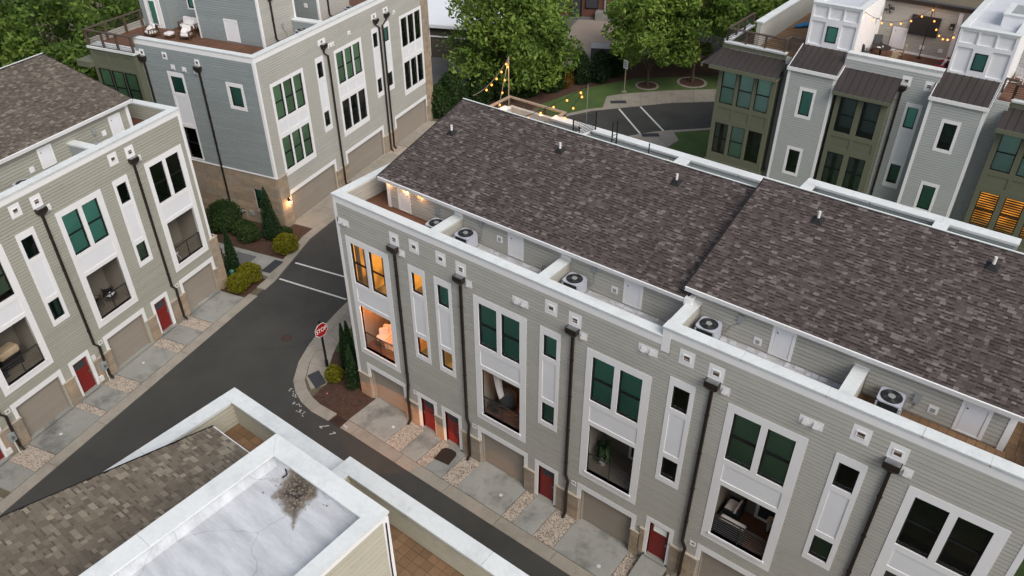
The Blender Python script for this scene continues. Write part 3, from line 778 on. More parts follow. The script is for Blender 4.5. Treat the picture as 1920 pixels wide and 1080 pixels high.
for i, (a, b) in enumerate(MW):
    z1 = .38 if i > 2 else .0
    mb = MB(); mb.loft([[(a,-1.95,-.05),(b,-1.95,-.05),(b,-1.95,.035),(a,-1.95,.035)],[(a,-.1,-.05+z1),(b,-.1,-.05+z1),(b,-.1,.04+z1),(a,-.1,.04+z1)]])
    tag(mb.build('front_walk','concrete_grey'), kind='structure')
BEDS = [(4.15,5.13),(6.28,6.83),(7.88,8.78),(11.49,12.08),(13.23,14.27),(17.0,17.58),(18.78,19.93),(22.63,23.38),(24.53,25.78)]
for i, (a, b) in enumerate(BEDS): gravel('gravel', [(a,-1.94),(b,-1.94),(b,-.02),(a,-.02)], int(620*(b-a)), 30+i)
for i, (a, b) in enumerate(MD[:3]):
    x, y = ((3.75,-.95),(10.75,-1.05),(16.35,-1.5))[i]
    mb = MB(T((x,y,.046))); mb.cyl((0,0,0),.085,.012,14); o = mb.build('cleanout_cap','tank_white')
    tag(o, ('white round cleanout cap in the driveway next to the corner mulch bed','white round cleanout cap in the second driveway up the alley from the stop sign','white round cleanout cap in the third driveway up the alley from the stop sign')[i], 'cleanout cap', 'cleanout caps in the driveways')
    MB(T((0,0,.012))).cyl((0,0,0),.04,.006,10).build('plug','grey_box',o)
# left row: gutter, drives, walks, gravel (row frame)
strip('gutter', [aw(-60,-2.55),aw(-2.9,-2.55),aw(.2,-2.55)], [aw(-60,-1.92),aw(-2.9,-1.92),aw(.2,-1.92)], .025, 'concrete', 3.0)
for a, b in [(-3.1,-.3),(-8.8,-6.1),(-14.4,-11.6),(-20,-17.3)]: sheet('driveway', [aw(a,-1.9),aw(b,-1.9),aw(b,.1),aw(a,.1)], .05, 'concrete_grey', thick=.1)
for a, b in [(-5.35,-4.0),(-11.15,-9.75),(-16.9,-15.6)]: sheet('front_walk', [aw(a,-1.9),aw(b,-1.9),aw(b,-.05),aw(a,-.05)], .045, 'concrete_grey', thick=.1)
for i, (a, b) in enumerate([(-3.97,-3.13),(-6.07,-5.38),(-9.72,-8.83),(-11.57,-11.18),(-15.57,-14.43)]): gravel('gravel', [aw(a,-1.88),aw(b,-1.88),aw(b,-.05),aw(a,-.05)], int(560*(b-a)), 60+i)
for i, (u, v) in enumerate([(-7.5,-.75),(-13.3,-1.0)]):
    x, y = aw(u, v); mb = MB(T((x,y,.051))); mb.cyl((0,0,0),.08,.012,14)
    o = tag(mb.build('cleanout_cap','tank_white'), ('white round cleanout cap in the middle driveway of the row along the street','white round cleanout cap in the last driveway of the row before the shingled roof')[i], 'cleanout cap', 'cleanout caps in the driveways')
    MB(T((0,0,.012))).cyl((0,0,0),.04,.006,10).build('plug','grey_box',o)
# C side: kerb, path, bed, driveways
strip('kerb', [aw(.9,-2.55),aw(2.0,-2.55),cw(-.4,-2.35),cw(23,-2.35)], [aw(.9,-1.92),aw(2.0,-1.92),cw(-.4,-1.72),cw(23,-1.72)], .062, 'concrete', 2.2)
sheet('planting_bed', [aw(-.25,-1.9),aw(.9,-1.92),aw(1.9,-1.92),aw(2.2,3),aw(2.2,14),aw(.3,14),aw(.3,.1),aw(-.25,0)], .02, 'mulch')
sheet('planting_bed', [aw(4.25,-1.9),cw(.2,-1.74),cw(.75,-1.74),cw(.75,.1),cw(-.05,.1),cw(-.05,15),aw(4.6,15)], .02, 'mulch')
strip('footpath', [aw(2.2,-1.9),aw(2.2,14)], [aw(4.2,-1.9),aw(4.2,14)], .05, 'concrete_grey', 2.1)
sheet('tactile_plate', [aw(2.5,-1.75),aw(3.95,-1.75),aw(3.95,-1.05),aw(2.5,-1.05)], .072, 'plate_dark')
sheet('worn_patch', [aw(2.5,.3),aw(3.8,.3),aw(3.8,1.9),aw(2.5,1.9)], .056, 'asphalt_old')
for a, b in [(.8,6.6),(7.9,13.4),(15.1,20.7)]: strip('driveway', [cw(a,-1.72),cw(b,-1.72)], [cw(a,.1),cw(b,.1)], .05, 'concrete', 2.7)
gravel('gravel', [cw(13.45,-1.7),cw(15.05,-1.7),cw(15.05,0),cw(13.45,0)], 700, 80)
# crosswalk bars, paint, manhole
for a, b, w in [((-12.1,5.91),(-7.3,6.99),.13),((-11.45,4.07),(-6.35,5.14),.13)]:
    d = (Vector(b)-Vector(a)).normalized(); n = Vector((-d.y,d.x))*w/2; a, b = Vector(a), Vector(b)
    sheet('crosswalk_line', [tuple(a-n),tuple(b-n),tuple(b+n),tuple(a+n)], .005, 'paint_white')
def mark(name, strokes, m='paint_white', w=.035, z=.006):
    mb = MB()
    for a, b in strokes:
        a, b = Vector(a), Vector(b); d = (b-a).normalized(); n = Vector((-d.y,d.x))*w/2
        mb.poly([(*(a-n),z),(*(b-n),z),(*(b+n),z),(*(a+n),z)])
    return tag(mb.build(name, m), kind='structure')
rn = random.Random(5)
st = []
for i in range(24):
    t = rn.random(); x, y = -2.75+t*2.1+rn.uniform(-.12,.12), -2.35-t*.75+rn.uniform(-.2,.15); a = rn.uniform(0,6.28); l = rn.uniform(.06,.17)
    st.append(((x,y),(x+l*math.cos(a),y+l*math.sin(a))))
mark('survey_paint', st)
mark('survey_paint', [((.75,-3.2),(1.1,-2.85)),((.75,-3.2),(.95,-3.2)),((1.55,-3.25),(1.75,-3.0)),((1.6,-3.02),(1.75,-3.0)),((1.62,-2.35),(1.95,-2.45)),((1.85,-2.3),(1.95,-2.5))], w=.05, z=.032)
mh = empty('manhole_cover', (-6.26,.41,0), 0, 'round rust brown manhole cover in the street asphalt', 'manhole')
MB().cyl((0,0,0),.40,.006,24).build('rim','joint',mh); MB().cyl((0,0,.004),.34,.008,24).build('lid','grate',mh)
for k in range(5): MB().box(-.25,.25,-.22+k*.1,-.19+k*.1,.012,.016).build('rib','joint',mh)
# tar seams in the asphalt
mark('tar_seam', [((-7.2,-1.2),(-6.2,-.9)),((-6.2,-.9),(-5.2,.3)),((-5.2,.3),(-4.9,1.6)),((5.4,-4.1),(6.1,-4.4)),((6.1,-4.4),(6.6,-4.1)),((6.6,-4.1),(6.5,-3.8))], 'boot_black', .02, .0045)
# far side: curving road, pavement, lawns
FK = [(-13.5,30),(-12.2,34.5),(-11.36,37.08),(-10.34,39.25),(-8.7,41.28),(-7.38,42.93),(-5.37,45.43),(-2.29,48.11),(4,52.5),(12,56)]
NK = [(-8.0,29),(-6.4,33.0),(-4.95,36.2),(-4.45,36.95),(-3.6,38.4),(-3.04,39.14),(-1.34,40.86),(.19,42.45),(6,46.5),(14,50)]
sheet('street', FK+NK[::-1], .0, 'asphalt')
strip('kerb', FK[:5], offset(FK,.45)[:5], .04, 'concrete', 2.5)
strip('kerb', NK[:10], offset(NK,-.4)[:10], .04, 'concrete', 2.5)
strip('sidewalk', [(-9.9,40.35),(-8.7,41.3),(-7.38,42.95),(-5.37,45.45),(-2.29,48.13),(4,52.5),(12,56)], [(-11.1,43.0),(-10.2,44.5),(-9.06,45.82),(-6.85,48.19),(-3.67,50.97),(2.6,55),(11,58.5)], .05, 'concrete', 1.9)
strip('sidewalk', [(-4.7,36.6),(-3.55,38.5),(-2.35,39.9)], [(-3.2,34.6),(-1.0,36.6),(-.9,38.3)], .05, 'concrete', 1.9)
for c, a in (((-9.45,42.45),R(38)),((-3.35,37.75),R(40))):
    d = Vector((math.cos(a),math.sin(a))); n = Vector((-d.y,d.x)); c = Vector(c)
    sheet('tactile_plate', [tuple(c-d*.75-n*.35),tuple(c+d*.75-n*.35),tuple(c+d*.75+n*.35),tuple(c-d*.75+n*.35)], .06, 'plate_dark')
for a, b in (((-8.62,41.2),(-4.25,37.55)),((-7.3,42.85),(-2.85,39.25))):
    a, b = Vector(a), Vector(b); d = (b-a).normalized(); n = Vector((-d.y,d.x))*.09
    sheet('crosswalk_line', [tuple(a-n),tuple(b-n),tuple(b+n),tuple(a+n)], .005, 'paint_white')
sheet('lawn', [(-12.4,34),(-11.85,37.2),(-10.7,39.4),(-9.9,40.4),(-11.1,43.0),(-10.2,44.5),(-9.06,45.82),(-6.85,48.19),(-3.67,50.97),(2.6,55),(1,60),(-11.2,49.2),(-13.9,43.9),(-15.1,37.4)], -.003, 'lawn')
sheet('planting_bed', [(-15.1,37.4),(-13.9,43.9),(-11.2,49.2),(1,60),(-2,66),(-14,53),(-18,44),(-22,34),(-20,28),(-14,28)], -.008, 'mulch')
sheet('lawn', [(-2.3,39.7),(-.85,38.2),(-.95,36.5),(-3.1,34.5),(-6,31),(3,22),(12,29),(8,44),(.4,41.9)], -.005, 'lawn')
sheet('parking_lot', [(-60,36),(-25,33),(-21,35),(-18,45),(-14,54),(-6,62),(10,80),(-60,90)], -.015, 'asphalt_old')
sheet('gravel_lot', [(-23,49),(-18.6,46.5),(-14.4,53.5),(-9,60),(-17,68),(-27,62)], -.011, 'gravel_lot')
sheet('lawn', [(3,19),(40,19),(40,29),(3,29)], -.02, 'lawn')
sheet('lawn', [(29.2,-1.9),(70,-1.9),(70,24),(29.2,24)], -.012, 'lawn')
sheet('planting_bed', [(28.95,-1.9),(29.9,-1.9),(29.9,13),(28.95,13)], .01, 'mulch')
# ------------------------------------------------------------------ the long row across the alley
def divider(root, x0, x1, y1, zf, zt, m):
    """low wall between two roof terraces: body, siding on its right face, cap, upstand plate"""
    d = MB().box(x0+.06,x1-.06,.3,y1,zf,zt-.06).build('divider_wall', m, root)
    siding(d, right_wall(x1-.06,.3), 0, y1-.3, zf, zt-.1, [], m, indiv=12)
    caps(d, x0, x1, .36, y1-.02, zt)
    MB().box(x0-.03,x1+.03,y1-.03,y1-.005,zt-.1,zt+.13).build('upstand','trim_white',d)
def membrane_floor(root, x0, x1, y0, y1, z, m, flake=True):
    f = MB().box(x0,x1,y0,y1,z-.2,z).build('terrace_floor', m, root)
    if flake:
        x = x0+.2; rn = random.Random(int(x0*10))
        while x < x1-.2:
            l = rn.uniform(.06,.35)
            if rn.random() < .7: MB().box(x,x+l,y1-rn.uniform(.22,.34),y1-rn.uniform(.05,.15),z,z+rn.uniform(.015,.05)).build("flake","membrane",f)
            x += l+rn.uniform(.02,.25)

    return f
def pave(root, x0, x1, y0, y1, z, s=.30, m='paver', name='terrace_floor'):
    f = MB().box(x0,x1,y0,y1,z-.2,z-.012).build(name, 'joint', root)
    ny = max(1, round((y1-y0)/s)); nx = max(1, round((x1-x0)/s)); dx, dy = (x1-x0)/nx, (y1-y0)/ny
    n = 0
    for j in range(ny):
        for i in range(nx):
            n += 1
            if n > 300: return f
            shared(('pv',m,round(dx,3),round(dy,3)), 'paver', lambda mb: mb.box(.006,dx-.006,.006,dy-.006,-.03,0), m, f, T((x0+i*dx,y0+j*dy,z+random.uniform(-.003,.003))))
    return f

main = empty('townhouse_row', (0,0,0), 0, 'long pale beige row of townhouses with red doors along the alley, broad brown shingle roof', 'townhouses')
MU = [dict(big=1.0, mirror=True, dz=0, k=dict(big=['litc','lit'], slim=['lit','lito'], glass='glass_clear', piers=[(.57,1.38),(3.90,4.76)], vent2=True, log=dict(floor='loggia_deck', wall='loggia_wall', power=150, back='none'))),
      dict(big=8.63, mirror=False, dz=0, k=dict(vent2=False, big=['blind','blind'], slim=['blind','litdim'], piers=[(5.92,6.40),(7.66,8.74),(11.36,11.93)], log=dict(floor='loggia_deck', glow='door', power=5.0))),
      dict(big=14.2, mirror=False, dz=0, k=dict(big=['blind','blind'], slim=['blind','part'], piers=[(13.14,14.3),(16.92,17.3)], log=dict(floor='loggia_floor'))),
      dict(big=19.8, mirror=False, dz=.42, k=dict(big=['part','blind'], slim=['dark','dark'], piers=[(17.34,17.55),(18.74,19.9),(22.52,23.2)], lite='light', glass='glass_green', log=dict(floor='loggia_deck', power=1.2))),
      dict(big=25.6, mirror=False, dz=.42, k=dict(big=['dark','dark'], slim=['dark','part'], piers=[(24.5,25.7),(28.32,28.84)], glass='glass_green', log=dict(floor='loggia_floor')))]
walls, H = [], []
for u in MU: rear_unit(main, I4, u['big'], u['mirror'], u['dz'], u['k'], walls, H)
X0, XS, X1 = .55, 17.12, 28.86
ZP, DZ = 11.95, .42
mb = MB(); mb.slab(X0,XS,-.3,ZP-.1,walls,0,.12); mb.slab(XS,X1,-.3,ZP+DZ-.1,walls,0,.12); mb.build('facade_wall','siding_beige',main)
mb = MB(); mb.box(X0,X0+.12,.12,12.95,-.3,ZP-.1); mb.box(X1-.12,X1,.12,12.95,-.3,ZP+DZ-.1); mb.box(X0,X1,12.83,12.95,-.3,ZP-.1); mb.build('end_wall','siding_beige',main)
Hs = H+[(XS-.0,XS+.35,11.2,13)]
siding(main, I4, X0+.14, X1-.14, 1.40, ZP-.42, Hs, 'siding_beige', indiv=300)
siding(main, I4, XS+.34, X1-.14, ZP-.42, ZP+DZ-.42, Hs, 'siding_beige', indiv=0)
siding(main, left_wall(X0,12.9), 0, 12.78, 1.4, ZP-.42, [], 'siding_beige')
siding(main, right_wall(X1,.1), 0, 12.78, 1.4, ZP+DZ-.42, [], 'siding_beige')
siding(main, back_wall(X1,12.95), .1, X1-X0-.1, .2, ZP-.3, [], 'siding_beige')
for a, b, zt in ((X0-.03,X0+.14,ZP-.4),(X1-.14,X1+.03,ZP+DZ-.4)): MB().box(a,b,-.045,.11,1.5,zt).build('corner_board','trim_white',main)
MB().box(X0-.045,X0-.001,-.044,.14,1.5,ZP-.4).build('corner_board','trim_white',main)
stone_pier(main, left_wall(X0,.9), .0, .88, 0, 1.5)
mb = MB(); mb.box(X0-.03,XS,-.04,.0,ZP-.42,ZP-.13); mb.build('frieze_board','trim_white',main)
mb = MB(); mb.box(XS+.32,X1+.03,-.04,.0,ZP+DZ-.42,ZP+DZ-.13); mb.build('frieze_board','trim_white',main)
MB().box(XS,XS+.32,-.05,.30,ZP-.66,ZP+DZ-.05).build('step_post','trim_white',main)
# parapet: body, caps cut into lengths
mb = MB(); mb.box(X0+.02,XS,.12,.28,10.5,ZP-.06); mb.box(XS+.3,X1-.02,.12,.28,10.5,ZP+DZ-.06); mb.box(X0+.12,X0+.28,.28,12.9,10.5,ZP-.06); mb.box(X1-.28,X1-.12,.28,12.9,10.5,ZP+DZ-.06); mb.box(X0+.3,X1-.3,12.67,12.83,10.5,ZP-.06)
mb.build('parapet','siding_beige',main)
siding(main, right_wall(X0+.28,.3), 0, 6.9, 10.98, ZP-.12, [], 'siding_beige', indiv=20)
for a, b in ((X0-.07,6.2),(6.204,11.9),(11.904,XS-.002)):
    caps(main, a, b, -.09, .36, ZP)
for a, b in ((XS-.02,19.9),(19.904,25.4),(25.404,X1+.07)):
    caps(main, a, b, -.09, .36, ZP+DZ)
caps(main, X0-.07, X0+.38, .361, 12.5, ZP)
caps(main, X1-.38, X1+.07, .361, 13.0, ZP+DZ)
# roof terraces on the alley side
YW = 1.9
fl = dict(z1=10.95, z2=11.38)
MB().box(.83,6.12,.28,YW,10.7,10.95).build('terrace_floor','deck_brown',main)
MB().box(.83,2.1,YW,7.4,10.7,10.94).build('terrace_floor','deck_brown',main)
membrane_floor(main, 6.5,11.65,.28,YW,10.95,'membrane_grey'); membrane_floor(main, 12.0,17.15,.28,YW,10.95,'membrane_grey'); membrane_floor(main, 17.5,22.9,.28,YW,11.38,'membrane_grey')
pave(main, 23.28,28.58,.28,YW,11.37,.26); pave(main, 27.45,28.58,YW,7.0,11.36,.26)
for a, b, zf, zt in ((6.11,6.56,10.9,ZP),(11.61,12.06,10.9,ZP),(XS,XS+.45,10.9,ZP+DZ),(22.87,23.32,11.3,ZP+DZ)): divider(main, a, b, YW, zf, zt, 'siding_beige')
MB().slab(2.1,17.3,10.5,12.46,[],YW,YW+.1).build('terrace_wall','siding_beige',main); MB().slab(17.3,27.4,10.5,12.96,[],YW,YW+.1).build('terrace_wall','siding_beige',main)
hw = [(2.72,3.5),(8.98,9.78),(14.47,15.28),(20.15,20.95),(25.98,26.80)]
Ht = [(a+.03,b-.03,0,12.5) for a, b in hw]
Hd = [(a,b,0,12.05 if a < 15 else 12.4) for a, b in ((6.11,6.56),(11.61,12.06),(17.12,17.57),(22.87,23.32))]
siding(main, T((0,YW,0)), 2.22, 17.3, 10.99, 12.40, Ht+Hd, 'siding_beige', indiv=120)
siding(main, T((0,YW,0)), 17.3, 27.25, 11.42, 12.90, Ht+Hd, 'siding_beige', indiv=80)
for i, (a, b) in enumerate(hw): hatch(main, T((0,YW,0)), a, 11.02 if i < 3 else 11.44, b-a, 1.10 if i < 3 else 1.2, knob_left=i > 0)
MB().box(2.06,2.24,YW-.055,YW+.06,10.96,12.45).build('corner_board','trim_white',main); MB().box(27.23,27.42,YW-.055,YW+.06,11.38,12.95).build('corner_board','trim_white',main)
mb = MB(); mb.box(2.1,2.2,YW+.1,7.4,10.5,12.4); mb.build('upper_side_wall','siding_beige',main)
def gable(mb, x, z0, z1): mb.poly(((x,YW,10.5),(x,7.4,10.5),(x,7.4,z1),(x,YW,z0)))
mb = MB(); gable(mb, 2.1, 12.5, 14.05); gable(mb, 27.4, 13.0, 14.5); mb.box(2.1,27.4,7.3,7.4,10.5,13.95); gable(mb, 17.2, 13.0, 14.55)
mb.build('upper_wall','siding_beige',main)
for u, z, to in ((5.15,11.75,[(5.15,-.04,11.3),(5.2,-.1,11.05)]),(7.6,12.03,[(7.6,-.04,11.4),(7.45,-.15,11.08)]),(13.17,12.03,[(13.17,-.04,11.35),(13.0,-.2,11.1)]),(19.05,12.4,[(19.0,-.05,12.15),(18.75,-.05,11.95),(18.6,-.08,11.6)]),(24.85,12.05,[(24.85,-.06,11.75),(24.75,-.12,11.55)])): disconnect(main, T((0,YW,0)), u, z, to)
for u, z in ((8.55,11.62),(14.1,11.45),(19.75,11.75),(25.35,11.85)):
    q = MB(T((0,YW,0))).box(u-.14,u+.14,-.05,-.01,z-.15,z+.15).build('wall_vent','trim_white',main); MB(T((0,YW,0))).box(u-.07,u+.07,-.06,-.051,z-.1,z+.05).build('louvre','grey_box',q)
NEAR = lambda u, v: -u*1.0+v*3.0
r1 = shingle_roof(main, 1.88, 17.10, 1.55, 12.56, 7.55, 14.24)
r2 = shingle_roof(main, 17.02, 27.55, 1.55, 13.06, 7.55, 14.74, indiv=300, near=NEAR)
SL = (14.24-12.56)/6.0
for x, y, zo in ((3.07,5.27,12.56),(8.44,6.24,12.56),(13.88,6.54,12.56),(19.62,6.25,13.06),(25.21,6.6,13.06)): vent_pipe(main, x, y, zo+SL*(y-1.55)+.02)
MB().box(17.05,17.32,1.50,1.9,12.2,12.6).build('return','trim_white',main)
# back terraces
mb = MB(); mb.box(2.1,X1-.3,7.4,12.67,10.7,10.95); mb.build('back_terrace_floor','membrane_grey',main)
def back_cap(x0, x1, y0, y1, z):
    caps(main, x0, x1, y0, y1, z)
MB().box(3.62,17.1,12.62,12.95,10.9,11.9).build('back_parapet','siding_beige',main); MB().box(17.1,25.6,12.9,13.2,10.9,12.3).build('back_parapet','siding_grey',main)
back_cap(3.55,11.3,12.5,13.02,12.0); back_cap(11.3,17.08,12.5,13.02,12.0); back_cap(17.1,25.62,12.78,13.32,12.40)
for x0, x1, z in ((5.55,6.1,12.0),(11.15,11.75,12.0),(17.1,17.6,12.4),(22.55,23.1,12.4)):
    MB().box(x0+.06,x1-.06,7.4,12.6,10.9,z-.06).build('back_divider','siding_grey',main)
    caps(main, x0, x1, 7.42, 12.49 if z < 12.2 else 12.77, z)
siding(main, T((0,12.62,0)), 3.7, 17.0, 10.95, 11.86, [], 'siding_grey'); siding(main, T((0,12.9,0)), 17.7, 25.5, 11.3, 12.26, [], 'siding_grey')
# timber guard rail round the corner terrace
gr = MB().box(.1,3.6,13.35,13.5,10.9,11.05).build('guard_rail','trim_white',main)
mb = MB(); mb.box(0.0,.16,11.2,13.55,12.0,12.08); mb.build('top_rail','wood_tan',gr); mb = MB(); mb.box(.161,3.9,13.39,13.55,12.0,12.08); mb.build('top_rail','wood_tan',gr); mb = MB(); mb.box(3.74,3.9,12.95,13.388,12.0,12.08); mb.build('top_rail','wood_tan',gr)
for x, y in ((.08,11.3),(.08,12.4),(.08,13.47),(1.3,13.47),(2.5,13.47),(3.82,13.47)): MB().box(x-.05,x+.05,y-.05,y+.05,11.0,12.0).build('post','wood_rail',gr)
for i in range(6):
    z = 11.15+i*.14; MB().box(.05,.07,11.3,13.47,z,z+.03).build('slat','wood_rail',gr); MB().box(.08,3.82,13.46,13.48,z,z+.03).build('slat','wood_rail',gr)
pave(main, .6,3.6,7.45,13.3,10.97,.5,'deck_brown','back_deck')
MB().box(.2,3.7,12.95,13.42,3.4,10.95).build('bay','green_panel',main); MB().box(.0,.55,11.2,12.95,3.4,10.95).build('bay','green_panel',main)

# ------------------------------------------------------------------ row on the far side of the street, parallel to it
rowA = empty('townhouse_row', (-13.41,1.19,.02), AY, 'sage beige townhouse row with red doors facing the street, corner stone pier beside two conifers', 'townhouses')
AU = [dict(big=-3.06, k=dict(big=['dark','dark'], slim=['dark','part'], piers=[(-4.05,-2.92),(-.36,.0)], glass='glass_green', vent2=False, log=dict(floor='loggia_floor', back='none'))),
      dict(big=-8.74, k=dict(big=['blind','blind'], slim=['dark','curtain'], piers=[(-5.87,-5.3),(-9.7,-8.6)], log=dict(floor='loggia_floor', back='none'))),
      dict(big=-14.36, k=dict(big=['part','part'], slim=['dark','part'], piers=[(-11.6,-11.0),(-15.4,-14.2)], glass='glass_green', log=dict(floor='loggia_floor', back='none'))),
      dict(big=-20.0, k=dict(big=['blind','blind'], slim=['dark','part'], piers=[(-17.2,-16.6)], log=dict(floor='loggia_floor')))]
walls, H = [], []
for u in AU: rear_unit(rowA, I4, u['big'], False, .12, u['k'], walls, H)
AL, AR = -24.0, .12
MB().slab(AL,AR,-.3,11.85,walls,0,.12).build('facade_wall','siding_sage',rowA)
siding(rowA, I4, AL, AR-.14, 1.4, 11.58, H, 'siding_sage', indiv=300)
mb = MB(); mb.box(AR-.12,AR,.12,13,-.3,11.85); mb.box(AL,AR,12.9,13,-.3,11.8); mb.box(AL,AL+.1,.1,13,-.3,11.8); mb.build('end_wall','siding_sage',rowA)
siding(rowA, right_wall(AR,.1), 0, 12.8, 1.5, 11.6, [], 'siding_sage')
MB().box(AR-.14,AR+.03,-.045,.12,3.7,11.62).build('corner_board','trim_white',rowA); MB().box(AR-.12,AR+.045,-.04,.12,1.6,3.7).build('corner_board','trim_white',rowA)
stone_pier(rowA, I4, -.12, .46, 0, 3.62, y=-.10, course=.3); stone_pier(rowA, right_wall(.46,-.1), 0, .7, 0, 3.62, y=-.02)
MB().box(AL,AR+.03,-.04,0,11.58,11.86).build('frieze_board','trim_white',rowA)
MB().box(AL,AR-.02,.12,.28,10.5,11.9).build('parapet','siding_sage',rowA); MB().box(AR-.28,AR-.12,.28,12.8,10.5,11.9).build('parapet','siding_sage',rowA)
for a, b in ((AL,-17),(-16.996,-11.2),(-11.196,-5.3),(-5.296,AR+.07)):
    caps(rowA, a, b, -.09, .36, 11.98)
caps(rowA, AR-.38, AR+.07, .361, 12.9, 11.98)
siding(rowA, left_wall(AR-.28,7.0), 0, 6.7, 11.0, 11.85, [], 'siding_sage')
MB().box(AL,AR-.28,.28,13,10.7,10.97).build('terrace_floor','membrane_grey',rowA); MB().box(-1.45,AR-.28,.3,7.4,10.972,10.99).build('terrace_floor','deck_brown',rowA)
MB().slab(AL,-1.45,10.5,12.66,[],YW,YW+.1).build('terrace_wall','siding_sage',rowA)
Ha = [(-2.8,-2.05,0,12.5),(-7.2,-6.4,0,12.5)]
siding(rowA, T((0,YW,0)), AL, -1.6, 11.0, 12.58, Ha, 'siding_sage', indiv=40)
hatch(rowA, T((0,YW,0)), -2.83, 11.2, .80, 1.08); hatch(rowA, T((0,YW,0)), -7.2, 11.3, .82, 1.05)
MB().box(-1.62,-1.42,YW-.055,YW+.06,10.98,12.62).build('corner_board','trim_white',rowA)
for a, b in ((-5.55,-5.1),(-11.2,-10.75),(-16.9,-16.5)): divider(rowA, a, b, YW, 10.9, 11.98, 'siding_grey')
disconnect(rowA, T((0,YW,0)), -3.9, 11.95, [(-3.85,-.05,11.6),(-3.9,-.1,11.2)])
for u, z in ((-3.3,11.6),(-7.75,11.55)):
    q = MB(T((0,YW,0))).box(u-.13,u+.13,-.05,-.01,z-.14,z+.14).build('wall_vent','trim_white',rowA); MB(T((0,YW,0))).box(u-.07,u+.07,-.06,-.051,z-.1,z+.05).build('louvre','grey_box',rowA) if False else None
mb = MB(); mb.poly(((-1.45,YW,10.5),(-1.45,7.3,10.5),(-1.45,7.3,14.2),(-1.45,YW,12.7))); mb.box(AL,-1.45,7.2,7.3,10.5,14.1); mb.build('upper_wall','siding_sage',rowA)
shingle_roof(rowA, AL, -1.28, 1.55, 12.78, 7.3, 14.46, m='shingle_brown')
vent_pipe(rowA, -4.9, 6.6, 12.78+.28*(6.6-1.55)+.02)
# meters beside the doors
for i, u in enumerate((-9.35,-15.0)):
    q = MB().box(u-.17,u+.17,-.24,-.12,.85,1.35).build('electric_meter','grey_box',rowA)
    MB().cyl((u,-.30,1.1),.09,.06,12,axis='y').build('dial','steel',q); MB().tube([(u,-.18,.85),(u+.02,-.18,.02)],.03,6).build('conduit','pvc_white',q)
    MB().box(u-.42,u-.22,-.16,-.10,1.75,2.05).build('junction_box','pvc_white',rowA); MB().box(u-.5,u-.25,-.22,-.1,.35,.65).build('junction_box','pvc_white',rowA)

# ------------------------------------------------------------------ row under the camera: stair bulkhead with white roof, terraces, shingles
rowD = empty('townhouse_row', (0,0,0), 0, 'cream sided townhouse with tan shingle slope and stained white flat roof, below the drone', 'townhouses')
DX0, DX1, DY1, DY0 = 7.92, 32.0, -10.63, -24.0
mb = MB(); mb.box(DX0,DX1,DY1-.12,DY1,-.3,11.95); mb.box(DX0,DX0+.12,DY0,DY1-.12,-.3,11.95); mb.box(DX1-.1,DX1,DY0,DY1-.12,-.3,11.95); mb.box(DX0,DX1,DY0-.1,DY0,-.3,11.95); mb.build('outer_wall','siding_cream',rowD)
siding(rowD, back_wall(DX1,DY1), 0, DX1-DX0, 1.0, 11.6, [], 'siding_cream'); siding(rowD, left_wall(DX0,DY1), 0, 13.2, 1.0, 11.6, [], 'siding_cream')
# low parapet to the left: outer body, inner boards, caps
mb = MB(); mb.box(DX0+.1,13.3,DY1-.28,DY1-.1,10.5,11.9); mb.box(DX0+.1,DX0+.28,DY0,DY1-.28,10.5,11.9); mb.build('parapet','siding_cream',rowD)
siding(rowD, T((0,DY1-.28,0)), DX0+.28, 13.0, 11.0, 11.9, [], 'siding_cream', indiv=20); siding(rowD, right_wall(DX0+.28,DY1-3.5), 0, 3.2, 11.0, 11.9, [], 'siding_cream', indiv=20)
def dcap(x0, x1, y0, y1, z):
    caps(rowD, x0, x1, y0, y1, z)
dcap(DX0-.07,10.2,DY1-.40,DY1+.07,12.05); dcap(10.204,13.24,DY1-.40,DY1+.07,12.05); dcap(DX0-.07,DX0+.42,DY1-3.2,DY1-.402,12.05); dcap(DX0-.07,DX0+.42,-24,DY1-3.204,12.05)
pave(rowD, DX0+.28,13.3,-12.6,DY1-.28,11.0,.30)
MB().box(9.4,13.3,-12.52,-12.42,10.5,12.42).build('terrace_wall','siding_cream',rowD)
MD_ = T((0,0,0)) @ Matrix.Diagonal((1,-1,1,1))
shingle_near = lambda u, v: v+u*.2
# the slope rises towards the camera side: build with a half turn
flip = empty('roof_slope', (0,0,0), 0, parent=rowD) if False else None
def shingle_roof_turned(parent, x0, x1, yE, zE, yR, zR, **kw):
    h = bpy.data.objects.new('roof_deck', MB().box(x0,x1,yR,yR+.05,zR-.3,zR-.06).mesh('roof_deck','shingle_base')); link(h, parent); 
    pivot = T((x0+x1, 0, 0)) @ RZ(math.pi)
    r = shingle_roof(parent, x0, x1, -yE, zE, -yR, zR, **kw); r.matrix_local = pivot @ r.matrix_local
    return r
rD = shingle_roof_turned(rowD, 9.25, 13.25, -12.22, 12.52, -20.2, 14.55, m='shingle_tan', indiv=300)
vent_pipe(rowD, 11.35, -18.55, 12.52+.2544*(18.55-12.22))
# raised terrace to the right
mb = MB(); mb.box(13.3,DX1,DY1-.30,DY1-.10,10.5,12.32); mb.box(13.25,13.5,-12.5,DY1-.3,10.5,12.32); mb.build('parapet','siding_cream',rowD)
siding(rowD, T((0,DY1-.30,0)), 13.5, DX1, 11.38, 12.3, [], 'siding_cream', indiv=40); siding(rowD, right_wall(13.5,-12.6), 0, 1.7, 11.38, 12.3, [], 'siding_cream', indiv=10)
dcap(13.14,18.2,DY1-.42,DY1+.07,12.45); dcap(18.204,26,DY1-.42,DY1+.07,12.45); dcap(13.14,13.6,-12.55,DY1-.422,12.45)
pave(rowD, 13.5,19.2,-14.6,DY1-.3,11.36,.27); MB().box(19.2,DX1,-16,DY1-.3,11.2,11.36).build('terrace_floor','paver',rowD)
